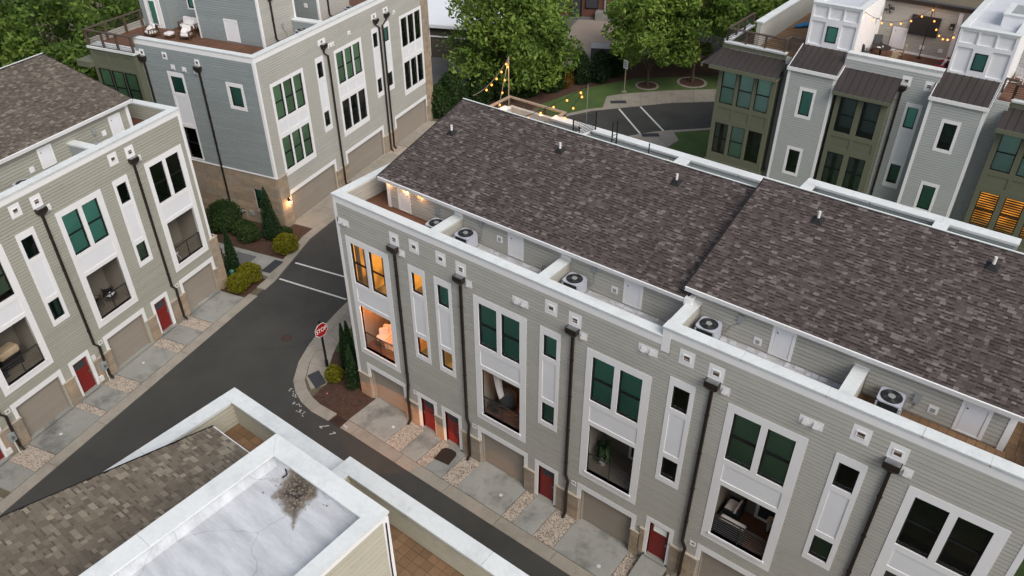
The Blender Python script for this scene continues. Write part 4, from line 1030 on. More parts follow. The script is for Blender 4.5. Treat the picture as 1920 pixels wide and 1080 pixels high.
# bulkhead
BX0, BX1, BYF, BYB, BZ = 13.26, 16.90, -12.62, -20.5, 15.0
b = MB(); b.box(BX0,BX1,BYB,BYF,11.0,BZ-.55); bulk = b.build('stair_bulkhead','siding_cream',rowD)
mb = MB(); mb.box(BX0,BX0+.25,BYB,BYF,BZ-.55,BZ-.05); mb.box(BX1-.2,BX1,BYB,BYF,BZ-.55,BZ-.05); mb.box(BX0+.25,BX1-.2,BYF-.25,BYF,BZ-.55,BZ-.05); mb.build('parapet','siding_cream',bulk)
siding(bulk, right_wall(BX1,BYB), 0, BYF-BYB-.12, 11.4, BZ-.18, [], 'siding_cream', indiv=60, course=.17); siding(bulk, back_wall(BX1,BYF), 0.1, BX1-BX0-.1, 12.0, BZ-.18, [], 'siding_cream')
MB().box(BX1-.10,BX1+.045,BYF-.12,BYF+.045,11.3,BZ-.15).build('corner_board','trim_white',bulk)
mb = MB(); mb.box(BX0+.25,BX1-.2,BYB,BYF-.25,BZ-.50,BZ-.38); mb.build('membrane_roof','membrane_old',bulk)
mb = MB()   # cant strip of membrane up the parapet
mb.poly(((BX0+.24,BYB,BZ-.06),(BX0+.44,BYB,BZ-.379),(BX0+.44,BYF-.44,BZ-.379),(BX0+.24,BYF-.24,BZ-.06))); mb.poly(((BX0+.24,BYF-.24,BZ-.06),(BX0+.44,BYF-.44,BZ-.379),(BX1-.34,BYF-.44,BZ-.379),(BX1-.19,BYF-.24,BZ-.06)))
mb.build('cant_strip','membrane_old',bulk)
def bcap(pts, nm='cap'):
    mb = MB(); mb.prism(pts, BZ-.06, BZ); mb.build(nm,'cap_white',bulk)
o_, i_ = .07, .42
bcap([(BX0-o_,BYF+o_),(BX0-o_,-16.2),(BX0+i_,-16.2),(BX0+i_,BYF-i_)]); bcap([(BX0-o_,-16.206),(BX0-o_,BYB),(BX0+i_,BYB),(BX0+i_,-16.206)])
bcap([(BX0-o_+.006,BYF+o_),(BX0+i_+.006,BYF-i_),(BX1-.3,BYF-i_),(BX1+o_,BYF+o_)]); bcap([(BX1+o_,BYF+o_-.006),(BX1-.3,BYF-i_-.006),(BX1-.3,BYB),(BX1+o_,BYB)])
MB().box(BX0-.03,BX0-.001,BYB,BYF,BZ-.2,BZ-.065).build('fascia','trim_white',bulk); MB().box(BX1+.03,BX1+.055,BYB,BYF,BZ-.2,BZ-.065).build('fascia','trim_white',bulk)
# stain and debris on the membrane: a wedge of silt lying at the drain
rn = random.Random(11)
def blob(cx, cy, pts, z, m, name, jit=.06, sub=5):
    ring = []
    for i in range(len(pts)):
        a, b2 = Vector(pts[i]), Vector(pts[(i+1)%len(pts)])
        for k in range(sub): q = a.lerp(b2,k/sub); ring.append((q.x+rn.uniform(-jit,jit), q.y+rn.uniform(-jit,jit), z))
    mb = MB(); c = mb.P((cx,cy,z+.012)); ids = [mb.P(p) for p in ring]
    for i in range(len(ids)): mb.F([c, ids[i], ids[(i+1)%len(ids)]])
    return mb.build(name, m, bulk)
mb = MB(); mb.tone = .5
for i in range(60):
    x, y = rn.gauss(14.7,.3), rn.gauss(-13.25,.2); r = rn.uniform(.006,.016)
    if not (14.0 < x < 15.6 and -14.2 < y < -13.07): continue
    mb.tone = rn.random()*.5; mb.box(x-r,x+r*2,y-r,y+r,BZ-.372,BZ-.358)
tag(mb.build('roof_debris','gravel',bulk), kind='stuff')
mb = MB(); mb.tube([(14.0,-13.0,BZ-.3),(14.15,-13.08,BZ-.31),(14.12,-13.2,BZ-.34)],.02,5); mb.build('torn_flashing','boot_black',bulk)
MB().tube([(BX1+.06,BYF-.05,BZ-.3),(BX1+.07,BYF-.08,13.4),(BX1+.1,BYF-.1,12.6),(BX1+.07,BYF-.1,11.4)],.018,6).build('cable','boot_black',bulk)
# wall sconces on the alley side of this row light the piers opposite
for i, (x, e) in enumerate(((8.5,26),(13.0,5))):
    sc = MB().box(x-.06,x+.06,DY1+.02,DY1+.10,2.0,2.3).build('wall_lamp','bronze',rowD)
    MB().cyl((x,DY1+.14,2.02),.07,.16,10).build('shade','bronze',sc); MB().cyl((x,DY1+.14,1.98),.05,.04,10).build('lamp','bulb_soft',sc)
    ld = bpy.data.lights.new('wall_lamp_light','SPOT'); ld.energy = e*95; ld.color = (1,.36,.09); ld.spot_size = R(11); ld.spot_blend = .12; ld.shadow_soft_size = .03
    lo = bpy.data.objects.new('wall_lamp_light', ld); link(lo, sc)
    tgt = Vector((3.6,0,.12)) if i == 0 else Vector((9.8,0,.1)); src = Vector((x,DY1+.2,1.95))
    lo.location = src; lo.rotation_euler = (tgt-src).to_track_quat('-Z','Y').to_euler(); lo.scale = (3.4 if i == 0 else 1.0, 1, 1)
# ------------------------------------------------------------------ corner block up the street: grey side, beige garage front, green bay
rowC = empty('townhouse_row', (-16.0,8.32,0), R(103.45), 'tall townhouse block with blue grey side, beige garage front and furnished roof deck', 'townhouses')
CX1, CY1, CZ = 21.6, 14.0, 12.35
CW, CH = [], []
def triple(u0, dark=('part','part')):
    u1 = u0+3.49; hs = []
    for z0, z1, kd in ((7.70,9.98,dark[0]),(4.08,6.40,dark[1])):
        for i in range(3):
            a = u0+.22+i*1.06; hs.append((a,a+.92,z0,z1)); window(rowC, I4, a, a+.92, z0, z1, kd, glassm='glass_pale_green')
    pn = [(u0+.22+i*1.06,u0+1.14+i*1.06,6.72,7.42) for i in range(3)]
    surround(rowC, I4, u0, u1, 3.67, 10.23, hs+pn)
    for p in pn: recess_panel(rowC, I4, *p, -.025)
    CW.extend(hs); CH.append((u0+.02,u1-.02,3.68,10.22))
triple(1.0, ('blind','blind')); triple(8.08, ('blind','dark')); triple(17.04, ('dark','dark'))
for u0, kd in ((5.88,('dark','dark')),(13.0,('dark','dark')),(14.6,('blind','dark'))):
    u1 = u0+.95; hs = [(u0+.16,u1-.16,8.9,9.98),(u0+.16,u1-.16,5.3,6.4)]
    for h, k in zip(hs, kd): window(rowC, I4, *h, k, split=False)
    pn = (u0+.16,u1-.16,6.65,8.65)
    surround(rowC, I4, u0, u1, 4.93, 10.36, hs+[pn]); recess_panel(rowC, I4, *pn, -.025); CW.extend(hs); CH.append((u0+.02,u1-.02,4.95,10.34))
for g0, g1 in ((1.1,6.4),(8.1,13.15),(15.3,20.4)):
    garage(rowC, I4, g0, g1, 0, 2.25, ztrim=1.5); CW.append((g0,g1,-1,2.25)); CH.append((g0-.17,g1+.17,-1,2.5))
for a, b, h in ((-.02,1.0,3.9),(6.5,8.0,1.5),(13.25,15.2,1.5),(20.5,21.62,11.5)):
    stone_pier(rowC, I4, a, b, 0, h, course=.34); CH.append((a,b,-1,h))
MB().slab(0,CX1,-.3,CZ-.1,CW,0,.12).build('facade_wall','siding_beige',rowC)
siding(rowC, I4, .16, CX1-.1, 1.4, CZ-.42, CH, 'siding_beige', indiv=160)
mb = MB(); mb.box(CX1-.12,CX1,.12,CY1,-.3,CZ-.1); mb.box(0,CX1,CY1-.1,CY1,-.3,CZ-.6); mb.build('end_wall','siding_beige',rowC)
# grey side wall
ML = left_wall(0, 9.8); SL_ = 9.8
def yu(y): return SL_-y
sideH, sideW = [], []
def sidewin(y0, y1, z0, z1, kd, split=False, sur=None):
    h = (yu(y1), yu(y0), z0, z1); window(rowC, ML, *h, kd, split=split); sideW.append(h); return h
h1 = sidewin(6.28,7.32,8.98,10.1,'blind'); h2 = sidewin(6.22,7.35,4.2,6.5,'dark',True)
pn = (yu(7.32),yu(6.28),6.75,8.7)
surround(rowC, ML, yu(7.5), yu(6.1), 4.12, 10.4, [h1,h2,pn]); recess_panel(rowC, ML, *pn, -.025); sideH.append((yu(7.48),yu(6.12),4.1,10.38))
h3 = sidewin(1.42,2.38,8.82,10.15,'blind'); surround(rowC, ML, yu(2.6), yu(1.22), 8.6, 10.4, [h3]); sideH.append((yu(2.58),yu(1.24),8.62,10.38))
h4 = sidewin(1.25,2.15,1.1,2.85,'blind',True)
MB(ML).slab(0,SL_,-.3,CZ-.1,sideW,0,.12).build('side_wall','siding_grey',rowC)
siding(rowC, ML, 0, SL_-.14, 4.05, CZ-.42, sideH, 'siding_grey', indiv=200)
# coursed stone base of the side wall
base = MB(ML).slab(.0,SL_-.0,-.2,3.98,sideW,-.02,-.001).build('stone_base','stone_cap',rowC)
z = 0; i = 0
while z < 3.9:
    cuts = [0.0]; 
    while cuts[-1] < SL_-1.6: cuts.append(cuts[-1]+random.uniform(1.1,1.9))
    cuts.append(SL_)
    for a, b in zip(cuts, cuts[1:]):
        segs = [(a,b)]
        if z+.15 > 1.1 and z+.15 < 2.85:
            o2 = []
            for p, q in segs:
                if q <= h4[0]-.05 or p >= h4[1]+.05: o2.append((p,q))
                else:
                    if p < h4[0]-.08: o2.append((p,h4[0]-.02))
                    if q > h4[1]+.08: o2.append((h4[1]+.02,q))
            segs = o2
        for p, q in segs: shared('stone_block','stone',None,'stone',base, ML @ T((p+.004,-.05-random.uniform(0,.008),z+.004)) @ Matrix.Diagonal((q-p-.008,.05,.30,1)))
    z += .31
MB(ML).box(0,SL_+.02,-.09,0,3.98,4.05).build('belt_course','trim_white',rowC)
MB(ML).box(h4[0]-.05,h4[1]+.05,-.1,.0,1.02,1.1).build('sill','stone_cap',rowC)
mb = MB(); mb.box(-.045,.14,-.045,-.001,3.9,CZ-.4); mb.box(-.046,-.001,-.001,.14,4.05,CZ-.4); mb.build('corner_board','trim_white',rowC)
scupper(rowC, ML, yu(4.64), 11.35, .4, .45); downspout(rowC, ML, yu(4.6), 11.15, .1, zj=.5); scupper(rowC, ML, yu(9.33), 11.4, .4, .45); downspout(rowC, ML, yu(9.3), 11.2, .1, zj=.5)
scupper(rowC, ML, yu(7.35), 11.45, .42, .48); vent_hood(rowC, ML, yu(6.85), 10.75); vent_hood(rowC, ML, yu(5.9), 10.72); vent_hood(rowC, ML, yu(4.95), 10.72)
q = MB(ML).box(yu(3.9),yu(3.5),-.16,-.06,.55,.95).build('gas_meter','grey_box',rowC); MB(ML).tube([(yu(3.2),-.14,.2),(yu(3.2),-.14,.8),(yu(3.5),-.14,.8)],.03,6).build('pipe','grey_box',q); MB(ML).box(yu(2.9),yu(2.55),-.16,-.06,.6,.95).build('gas_meter','grey_box',rowC)
# front downspouts
scupper(rowC, I4, 6.9, 11.25, .85, .4); downspout(rowC, I4, 6.95, 11.1, 0, jog=.3, zj=10.2); scupper(rowC, I4, 13.55, 11.2, .7, .4); scupper(rowC, I4, 15.2, 11.25, .7, .4); downspout(rowC, I4, 13.6, 11.02, 0, jog=.35, zj=10.3); downspout(rowC, I4, 15.15, 11.05, 0, jog=-.7, zj=10.3)
vent_hood(rowC, I4, 7.75, 10.72); vent_hood(rowC, I4, 8.1, 10.72); vent_hood(rowC, I4, 10.2, 10.9); vent_hood(rowC, I4, 16.4, 10.75)
MB().box(-.03,CX1,-.04,0,CZ-.42,CZ-.13).build('frieze_board','trim_white',rowC); MB(ML).box(0,SL_+.03,-.04,0,CZ-.42,CZ-.13).build('frieze_board','trim_white',rowC)
mb = MB(); mb.box(.12,CX1,.12,.28,11,CZ-.06); mb.box(.12,.28,.28,9.8,11,CZ-.06); mb.build('parapet','siding_grey',rowC)
for a, b in ((-.08,6.9),(6.904,14),(14.004,CX1+.06)):
    caps(rowC, a, b, -.09, .36, CZ)
caps(rowC, -.08, .36, .361, 9.85, CZ)
# deck, penthouse boxes
dk = MB().box(.28,CX1,.28,CY1,11.0,11.26).build('roof_deck','deck_brown',rowC)
y = .3; n = 0
while y < 13.9:
    for a, b in ((.3,2.2),(2.21,4.15)):
        shared(('db',), 'deck_board', lambda mb: mb.box(0,1,0,.135,0,.03), 'deck_brown', dk, T((a,y,11.26)) @ Matrix.Diagonal((b-a,1,1,1)))
    y += .145
pent = MB().box(4.25,7.9,2.68,8.12,11.0,14.9).build('penthouse','siding_grey',rowC)
Mp = left_wall(4.25, 8.12)
hp = (8.12-5.8,8.12-4.62,11.3,12.95)
siding(pent, Mp, 0, 5.4, 11.3, 14.8, [hp], 'siding_grey', indiv=24); hatch(pent, Mp, hp[0], 11.38, hp[1]-hp[0], 1.5, False)
siding(pent, T((4.25,2.68,0)), .05, 3.65, 11.3, 14.8, [], 'siding_beige', indiv=24)
mb = MB(); mb.box(4.2,4.38,2.63,2.76,11.25,14.9); mb.build('corner_board','trim_white',pent); MB().box(7.78,7.95,2.63,2.76,12.2,14.9).build('corner_board','trim_white',pent); MB().box(4.2,4.36,8.04,8.16,11.25,14.9).build('corner_board','trim_white',pent)
downspout(pent, T((0,2.68,0)), 5.45, 14.5, 11.3, zj=11.4); disconnect(pent, T((0,2.68,0)), 6.35, 12.2, [(6.4,-.06,11.9),(6.6,-.1,11.6),(6.55,-.15,11.35)])
for yy in (6.6,3.6):
    MB(Mp).box(8.12-yy-.1,8.12-yy+.1,-.05,-.01,11.5,11.72).build('wall_vent','grey_box',pent)
p2 = MB().box(6.0,9.0,8.12,11.4,11.0,14.9).build('penthouse','siding_grey',rowC)
siding(p2, left_wall(6.0,11.4), 0, 3.28, 11.3, 14.8, [(.9,1.9,12.4,14.0)], 'siding_grey'); surround(p2, left_wall(6.0,11.4), .85, 1.95, 12.5, 14.0, [(1.0,1.8,12.65,13.85)], y1=0); window(p2, left_wall(6.0,11.4), 1.0,1.8,12.65,13.85,'blind',False,y=-.1)
p3 = MB().box(4.8,9.0,11.4,13.9,11.0,14.9).build('penthouse','siding_grey',rowC)
siding(p3, T((4.8,11.4,0)), 0, 1.2, 11.3, 14.8, [], 'siding_grey'); Md = left_wall(4.8,13.9)
surround(p3, Md, .5, 1.95, 11.28, 13.6, [(.72,1.72,11.3,13.4)], y1=0, name='door_frame'); MB(Md).slab(.72,1.72,11.3,13.4,[(.9,1.54,11.5,13.2)],-.03,-.01).build('glazed_door','white_paint',p3); window(p3, Md, .9,1.54,11.5,13.2,'blind',False,y=-.12,frame='white_paint')
MB().box(7.4,7.9,.36,2.63,11.2,12.3).build('divider_wall','siding_grey',rowC); caps(rowC, 7.35, 7.95, .361, 2.65, CZ)
p4 = MB().box(10.6,14.4,2.68,8.1,11.0,14.9).build('penthouse','siding_grey',rowC); siding(p4, left_wall(10.6,8.1), 0, 5.4, 11.3, 14.8, [], 'siding_grey'); siding(p4, T((10.6,2.68,0)), 0, 3.8, 11.3, 14.8, [], 'siding_beige')
MB().box(10.55,10.72,2.63,2.76,11.25,14.9).build('corner_board','trim_white',p4); downspout(p4, T((0,2.68,0)), 11.7, 14.5, 11.3, zj=11.4)
MB(left_wall(10.6,8.1)).box(4.2,4.5,-.06,-.01,12.2,12.5).build('wall_vent','trim_white',p4)
p5 = MB().box(7.9,10.6,6.0,8.0,11.0,14.9).build('penthouse','siding_grey',rowC); siding(p5, T((7.9,6.0,0)), 0, 2.7, 11.3, 14.8, [], 'siding_grey')
# green bay at the back corner with a timber guard rail
bay = MB().box(-.45,.3,9.6,13.6,3.3,11.3).build('bay','green_panel',rowC)
Mb = left_wall(-.45, 13.6)
bw = []
for i in range(3):
    a = .35+i*1.18
    for z0, z1 in ((7.6,9.95),(3.9,6.2)):
        window(bay, Mb, a, a+1.02, z0, z1, 'blind', y=-.16, glassm='glass_pale_green'); bw.append((a,a+1.02,z0,z1))
    bw.append((a+.02,a+1.0,10.15,11.0)); recess_panel(bay, Mb, a+.02, a+1.0, 10.15, 11.0, -.03, 'green_panel')
MB(Mb).slab(-.04,4.04,3.3,11.28,bw,-.07,-.001).build('panelling','green_panel',bay)
MB().box(-.62,.4,9.48,13.72,11.3,11.44).build('bay_cap','cap_white',bay)
MB().box(-.9,.3,13.6,14.8,10.0,10.4).build('bay_eave','green_panel',bay)
gr = MB().box(-.5,-.4,9.62,13.66,11.44,11.47).build('guard_rail','wood_rail',rowC)
for a in ((-.55,-.37,9.5,13.75),(-.369,4.6,13.6,13.75),(-.369,.4,9.5,9.66)): MB().box(a[0],a[1],a[2],a[3],12.44,12.52).build('top_rail','wood_rail',gr)
for x, y in ((-.46,9.58),(-.46,10.9),(-.46,12.2),(-.46,13.65),(1.2,13.67),(2.9,13.67),(4.4,13.67)): MB().box(x-.06,x+.06,y-.06,y+.06,11.4,12.44).build('post','wood_rail',gr)
for i in range(6):
    z = 11.56+i*.14; MB().box(-.47,-.455,9.6,13.6,z,z+.02).build('slat','wood_rail',gr); MB().box(-.4,4.5,13.66,13.675,z,z+.02).build('slat','wood_rail',gr)
# lit lantern on the corner pier
ln = MB().box(.62,.74,-.16,-.09,1.95,2.25).build('wall_lamp','bronze',rowC); MB().cyl((.68,-.26,2.02),.11,.10,12,r2=.03).build('shade','bronze',ln); MB().cyl((.68,-.26,1.93),.06,.09,10).build('bulb','bulb_soft',ln)
ld = bpy.data.lights.new('wall_lamp_light','POINT'); ld.energy = 34; ld.color = (1,.55,.22); ld.shadow_soft_size = .06
lo = bpy.data.objects.new('wall_lamp_light', ld); link(lo, ln); lo.location = (.68,-.34,1.85)

# ------------------------------------------------------------------ block behind the long row: grey towers, green bays, roof terraces
rowE = empty('townhouse_row', (9.77,30.3,0), R(.7), 'grey and green townhouse block with stair towers and brown metal roofs behind the long row', 'townhouses')
EW = []
def metal_roof(parent, x0, x1, y0, z0, y1, z1, pitch=.42):
    sl = math.hypot(y1-y0, z1-z0); M = T((x0,y0,z0)) @ RX(math.atan2(z1-z0,y1-y0))
    rf = MB(M).box(0,x1-x0,0,sl,-.05,0).build('metal_roof','metal_roof',parent); n = max(2, round((x1-x0)/pitch))
    for i in range(n+1):
        u = (x1-x0)*i/n; shared(('seam',round(sl,2)), 'seam', lambda mb: mb.box(-.014,.014,.0,sl,0,.04), 'metal_roof', rf, M @ T((u,0,0)))
    return rf
def tower(x0, x1, kinds):
    hs = []
    for (z0, z1), k in zip(((8.12,9.75),(4.02,5.65)), kinds):
        h = (x0+1.12,x0+1.86,z0,z1); window(rowE, I4, *h, k, False); hs.append(h)
        surround(rowE, I4, x0+.95, x0+2.02, z0-.2, z1+.22, [h])
    MB().slab(x0,x1,-.2,11.0,hs,0,.12).build('tower_wall','siding_light',rowE)
    siding(rowE, I4, x0+.14, x1-.14, .2, 10.9, [(x0+.97,x0+2.0,z0-.18,z1+.2) for z0, z1 in ((8.12,9.75),(4.02,5.65))], 'siding_light')
    for a, b in ((x0-.03,x0+.15),(x1-.15,x1+.03)): MB().box(a,b,-.045,.02,-.1,10.92).build('corner_board','trim_white',rowE)
    mb = MB(); mb.box(x0,x0+.1,.12,2.0,-.2,11.0); mb.box(x1-.1,x1,.12,2.0,-.2,11.0)
    for x in (x0,x1-.1): mb.prism([(x,.0),(x+.1,.0),(x+.1,2.0),(x,2.0)],11.0,11.02)
    mb.build('tower_wall','siding_light',rowE)
    siding(rowE, left_wall(x0,1.0), 0, .95, .2, 10.9, [], 'siding_light'); siding(rowE, right_wall(x1,.05), 0, .95, .2, 10.9, [], 'siding_light')
    metal_roof(rowE, x0-.08, x1+.08, -.12, 11.12, 2.0, 12.04)
    mb = MB(); mb.box(x0-.1,x1+.1,-.16,-.1,10.92,11.14); mb.build('fascia','trim_white',rowE)
    mb = MB()
    for x in (x0-.1,x1+.02): mb.loft([[(x,-.12,10.92),(x+.08,-.12,10.92),(x+.08,-.12,11.13),(x,-.12,11.13)],[(x,2.0,11.75),(x+.08,2.0,11.75),(x+.08,2.0,12.05),(x,2.0,12.05)]])
    mb.build('rake_board','trim_white',rowE)
def bulkhead(x0, x1, yb, kind):
    h = (x0+1.15,x0+1.85,12.4,13.4)
    pn = [(x0+.12+i*.96,x0+1.0+i*.96,13.85,14.55) for i in range(3)]+[(x0+.12,x0+.98,12.15,13.6),(x0+2.02,x1-.12,12.15,13.6)]
    bk = MB().box(x0,x1,2.06,yb,11.0,14.3).build('stair_bulkhead','panel_white',rowE)
    window(bk, T((0,2.0,0)), *h, kind, False, y=-.07)
    MB(T((0,2.0,0))).slab(x0-.02,x1+.02,11.95,14.7,pn+[h],-.03,.06).build('panelling','panel_white',bk)
    mb = MB(); mb.box(x0,x0+.2,2.06,yb,14.3,14.66); mb.box(x1-.2,x1,2.06,yb,14.3,14.66); mb.box(x0+.2,x1-.2,2.06,2.26,14.3,14.66); mb.build('parapet','panel_white',bk)
    mb = MB(); cap_run(mb, x0-.06, x1+.06, 1.92, 2.36, 14.74); cap_run(mb, x0-.06, x0+.32, 2.361, yb, 14.74); cap_run(mb, x1-.32, x1+.06, 2.361, yb, 14.74); mb.build('cap','cap_white',bk)
    MB().box(x0+.2,x1-.2,2.26,yb,14.3,14.4).build('membrane_roof','membrane',bk)
    siding(bk, right_wall(x1,2.1), 0, yb-2.2, 11.2, 14.55, [], 'trim_white')
    return bk
tower(0.0,3.03,('blind','dark')); tower(8.56,11.6,('dark','blind'))
bulkhead(.1,3.12,15.0,'part'); b2 = bulkhead(8.7,11.75,16.0,'dark')
mb = MB(); mb.slab(10.5,11.4,4.3,6.4,[],0,.1) if False else None
cb = MB(); cb.box(10.35,11.6,4.6,7.4,14.4,15.05); cbo = cb.build('roof_curb','panel_white',b2); mb = MB(); cap_run(mb,10.3,11.65,4.55,4.95,15.12); cap_run(mb,10.3,10.62,4.951,7.4,15.12); mb.build('cap','cap_white',cbo); MB().box(10.62,11.4,4.95,7.3,15.051,15.07).build('shaft','grey_box',cbo)
# main wall between the towers
sl = (7.2,8.15,4.4,10.12); hs = [(7.36,7.98,8.5,9.84),(7.36,7.98,4.72,6.02)]
Mw = T((0,1.0,0))
for h, k in zip(hs, ('blind','dark')): window(rowE, Mw, *h, k, False)
surround(rowE, Mw, *sl, hs+[(7.36,7.98,6.25,8.25)]); recess_panel(rowE, Mw, 7.36,7.98,6.25,8.25,-.025)
MB(Mw).slab(3.03,8.6,-.2,12.3,hs,0,.12).build('facade_wall','siding_light',rowE)
siding(rowE, Mw, 3.05, 8.55, .2, 12.0, [(7.22,8.13,4.42,10.1),(3.4,6.4,3.0,10.3)], 'siding_light')
caps(rowE, 3.1, 8.7, .88, 1.42, 12.38); MB(Mw).box(3.1,8.66,-.04,0,11.96,12.25).build('frieze_board','trim_white',rowE)
scupper(rowE, Mw, 6.85, 11.35, .55, .62); downspout(rowE, Mw, 6.75, 11.1, 0, zj=.5); scupper(rowE, Mw, 8.15, 11.3, .5, .6)
def green_bay(x0, x1, n, kinds, yf=0.0):
    gb = MB().box(x0,x0+.1,yf+.1,1.3,3.4,10.15).box(x1-.1,x1,yf+.1,1.3,3.4,10.15).box(x0+.1,x1-.1,yf+1.16,1.3,3.4,10.15).build('bay','green_panel',rowE); w = (x1-x0-.3)/n; hs = []
    for r, (z0, z1) in enumerate(((7.62,9.92),(3.92,6.2))):
        for i in range(n):
            a = x0+.15+i*w+.12; h = (a,a+min(w-.24,1.05),z0,z1); hs.append(h); window(gb, T((0,yf,0)), *h, kinds[r*n+i], y=-.02, glassm='glass_pale')
    pn = [(x0+.25+i*w,x0+.15+(i+1)*w-.1,6.6,7.3) for i in range(n)]
    MB(T((0,yf,0))).slab(x0-.02,x1+.02,3.35,10.12,hs+pn,-.05,.1).build('panelling','green_panel',gb)
    for p in pn: recess_panel(gb, T((0,yf,0)), *p, -.02, 'green_panel')
    MB().box(x0-.1,x1+.1,yf-.12,1.0,3.2,3.35).build('bay_base','green_panel',gb)
    return gb
mbay = green_bay(3.32,6.42,2,['dark','dark','curtain','curtain'])
metal_roof(mbay, 3.1, 6.6, -.42, 10.28, .98, 11.42); MB().box(3.08,6.62,-.45,-.40,10.1,10.3).build('fascia','green_panel',mbay); MB().box(3.1,6.6,-.4,1.0,10.06,10.12).build('soffit','green_panel',mbay)
lbay = green_bay(-4.62,-.62,3,['blind','blind','blind','curtain','blind','dark'])
rbay = green_bay(12.5,16.9,3,['blind','blind','blind','shutter','shutter','shutter'])
for bayo, xa, xb, side in ((lbay,-5.2,-.5,-1),(rbay,12.4,17.6,1)):
    metal_roof(bayo, xa, xb, -.55, 10.28, 1.3, 10.95); MB().box(xa-.02,xb+.02,-.58,-.52,10.05,10.3).build('fascia','green_panel',bayo); MB().box(xa,xb,-.52,1.0,10.03,10.1).build('soffit','green_panel',bayo)
    MB().box(xa+.15,xb-.3,1.3,1.42,10.6,11.32).build('upper_band','green_panel',bayo); caps(bayo, xa+.1, xb-.25, 1.2, 1.6, 11.42)
MB().box(-4.6,16.9,1.3,16,-.2,11.0).build('core','siding_light',rowE)
siding(rowE, left_wall(-4.6,15.9), 0, 14.6, .2, 11, [], 'siding_light')
for x0, x1 in ((-.62,0.0),(11.6,12.5)):
    MB(T((0,1.02,0))).slab(x0,x1,-.2,11.3,[],0,.1).build('facade_wall','siding_light',rowE); siding(rowE, T((0,1.02,0)), x0, x1, .2, 11.2, [], 'siding_light')
metal_roof(lbay, -5.75, -5.15, -.55, 10.28, 5.5, 10.9, .35) if False else None
# left side skirt roof
Mr = T((-5.2,6.0,0)) @ RZ(-math.pi/2)
sk = MB(); sk.poly(((-5.75,-.55,10.27),(-5.15,1.3,10.95),(-5.15,6.2,10.95),(-5.75,6.2,10.27))); sk.poly(((-5.75,-.55,10.27),(-5.2,-.55,10.28),(-5.15,1.3,10.95))); ske = sk.build('skirt_roof','metal_roof',lbay)
for i in range(14): MB(T((-5.75,-.1+i*.45,10.28))).tube([(0,0,0),(.6,0,.68)],.02,4).build('seam','metal_roof',ske)
MB().box(-5.8,-5.72,-.58,6.2,10.05,10.29).build('fascia','green_panel',lbay); MB().box(-5.2,-5.05,1.3,5.9,10.6,11.35).build('upper_band','green_panel',lbay); caps(lbay, -5.3,-4.85,1.602,5.9,11.42)
# timber guard rails
def timber_rail(parent, pts, zb, zt, n_slat=6):
    g = None
    for (x0, y0), (x1, y1) in zip(pts, pts[1:]):
        d = Vector((x1-x0,y1-y0,0)); L = d.length; M = T((x0,y0,0)) @ RZ(math.atan2(d.y,d.x))
        if g is None: g = MB(M).box(0,L,-.07,.07,zt-.08,zt).build('guard_rail','wood_rail',parent)
        else: MB(M).box(.07,L+.07,-.07,.069,zt-.08,zt-.001).build('top_rail','wood_rail',g)
        k = max(1, round(L/1.35))
        for i in range(k+1): MB(M @ T((L*i/k,0,0))).box(-.06,.06,-.06,.06,zb,zt-.08).build('post','wood_rail',g)
        for i in range(n_slat): z = zb+.1+(zt-zb-.25)*i/(n_slat-1); MB(M).box(0,L,-.012,.012,z,z+.022).build('slat','cable_dark',g)
timber_rail(rowE, [(-5.0,5.8),(-5.0,1.42),(-.97,1.42),(-.93,2.15),(.0,2.12)], 11.42, 12.3)
timber_rail(rowE, [(11.8,2.15),(12.5,2.15),(12.5,1.42),(16.8,1.42)], 11.42, 12.3)
# decks, solid parapet at the left, terrace back wall with television
for k_, (a, b) in enumerate(((-4.6,.1),(3.12,8.7),(11.75,16.9))):
    f = MB().box(a,b,1.4,15.5,10.9,11.0).build('roof_deck','deck_brown' if k_ else 'paver',rowE); y = 1.45; i = 0
    while y < 13 and i < 90:
        shared(('edk',k_,round(b-a,2)), 'deck_board', lambda mb: mb.box(.01,b-a-.01,0,.14,0,.03), 'deck_brown' if k_ else 'paver', f, T((a,y,11.0))); y += .15; i += 1
MB().box(-3.45,-3.15,2.35,15,11.0,12.72).build('parapet','siding_beige',rowE); caps(rowE, -3.55, -3.02, 2.28, 15, 12.8)
MB().slab(3.12,8.7,11.0,14.2,[],7.3,7.45).build('terrace_wall','siding_beige',rowE); siding(rowE, T((0,7.3,0)), 3.15, 8.68, 11.05, 14.1, [(4.0,4.9,11.3,12.7)], 'siding_beige', indiv=20)
MB().box(3.1,8.72,7.05,7.5,14.2,14.45).build('beam','bronze',rowE); MB().box(7.7,7.95,7.2,7.28,11.05,14.1).build('door_frame','trim_white',rowE); MB().box(7.95,8.68,7.2,7.26,11.05,13.4).build('terrace_door','plate_dark',rowE)
hatch(rowE, T((0,7.26,0)), 4.05, 11.25, .95, 1.35); MB().box(3.12,8.68,7.15,7.26,11.03,11.15).build('skirting','trim_white',rowE)
for u in (6.1,7.25): MB().box(u-.14,u+.14,7.22,7.27,11.45,11.7).build('wall_vent','trim_white',rowE)
siding(rowE, T((0,7.3,0)), 11.8, 16.8, 11.05, 14.1, [], 'siding_light'); MB().slab(11.75,16.9,11.0,14.2,[],7.32,7.45).build('terrace_wall','siding_light',rowE)
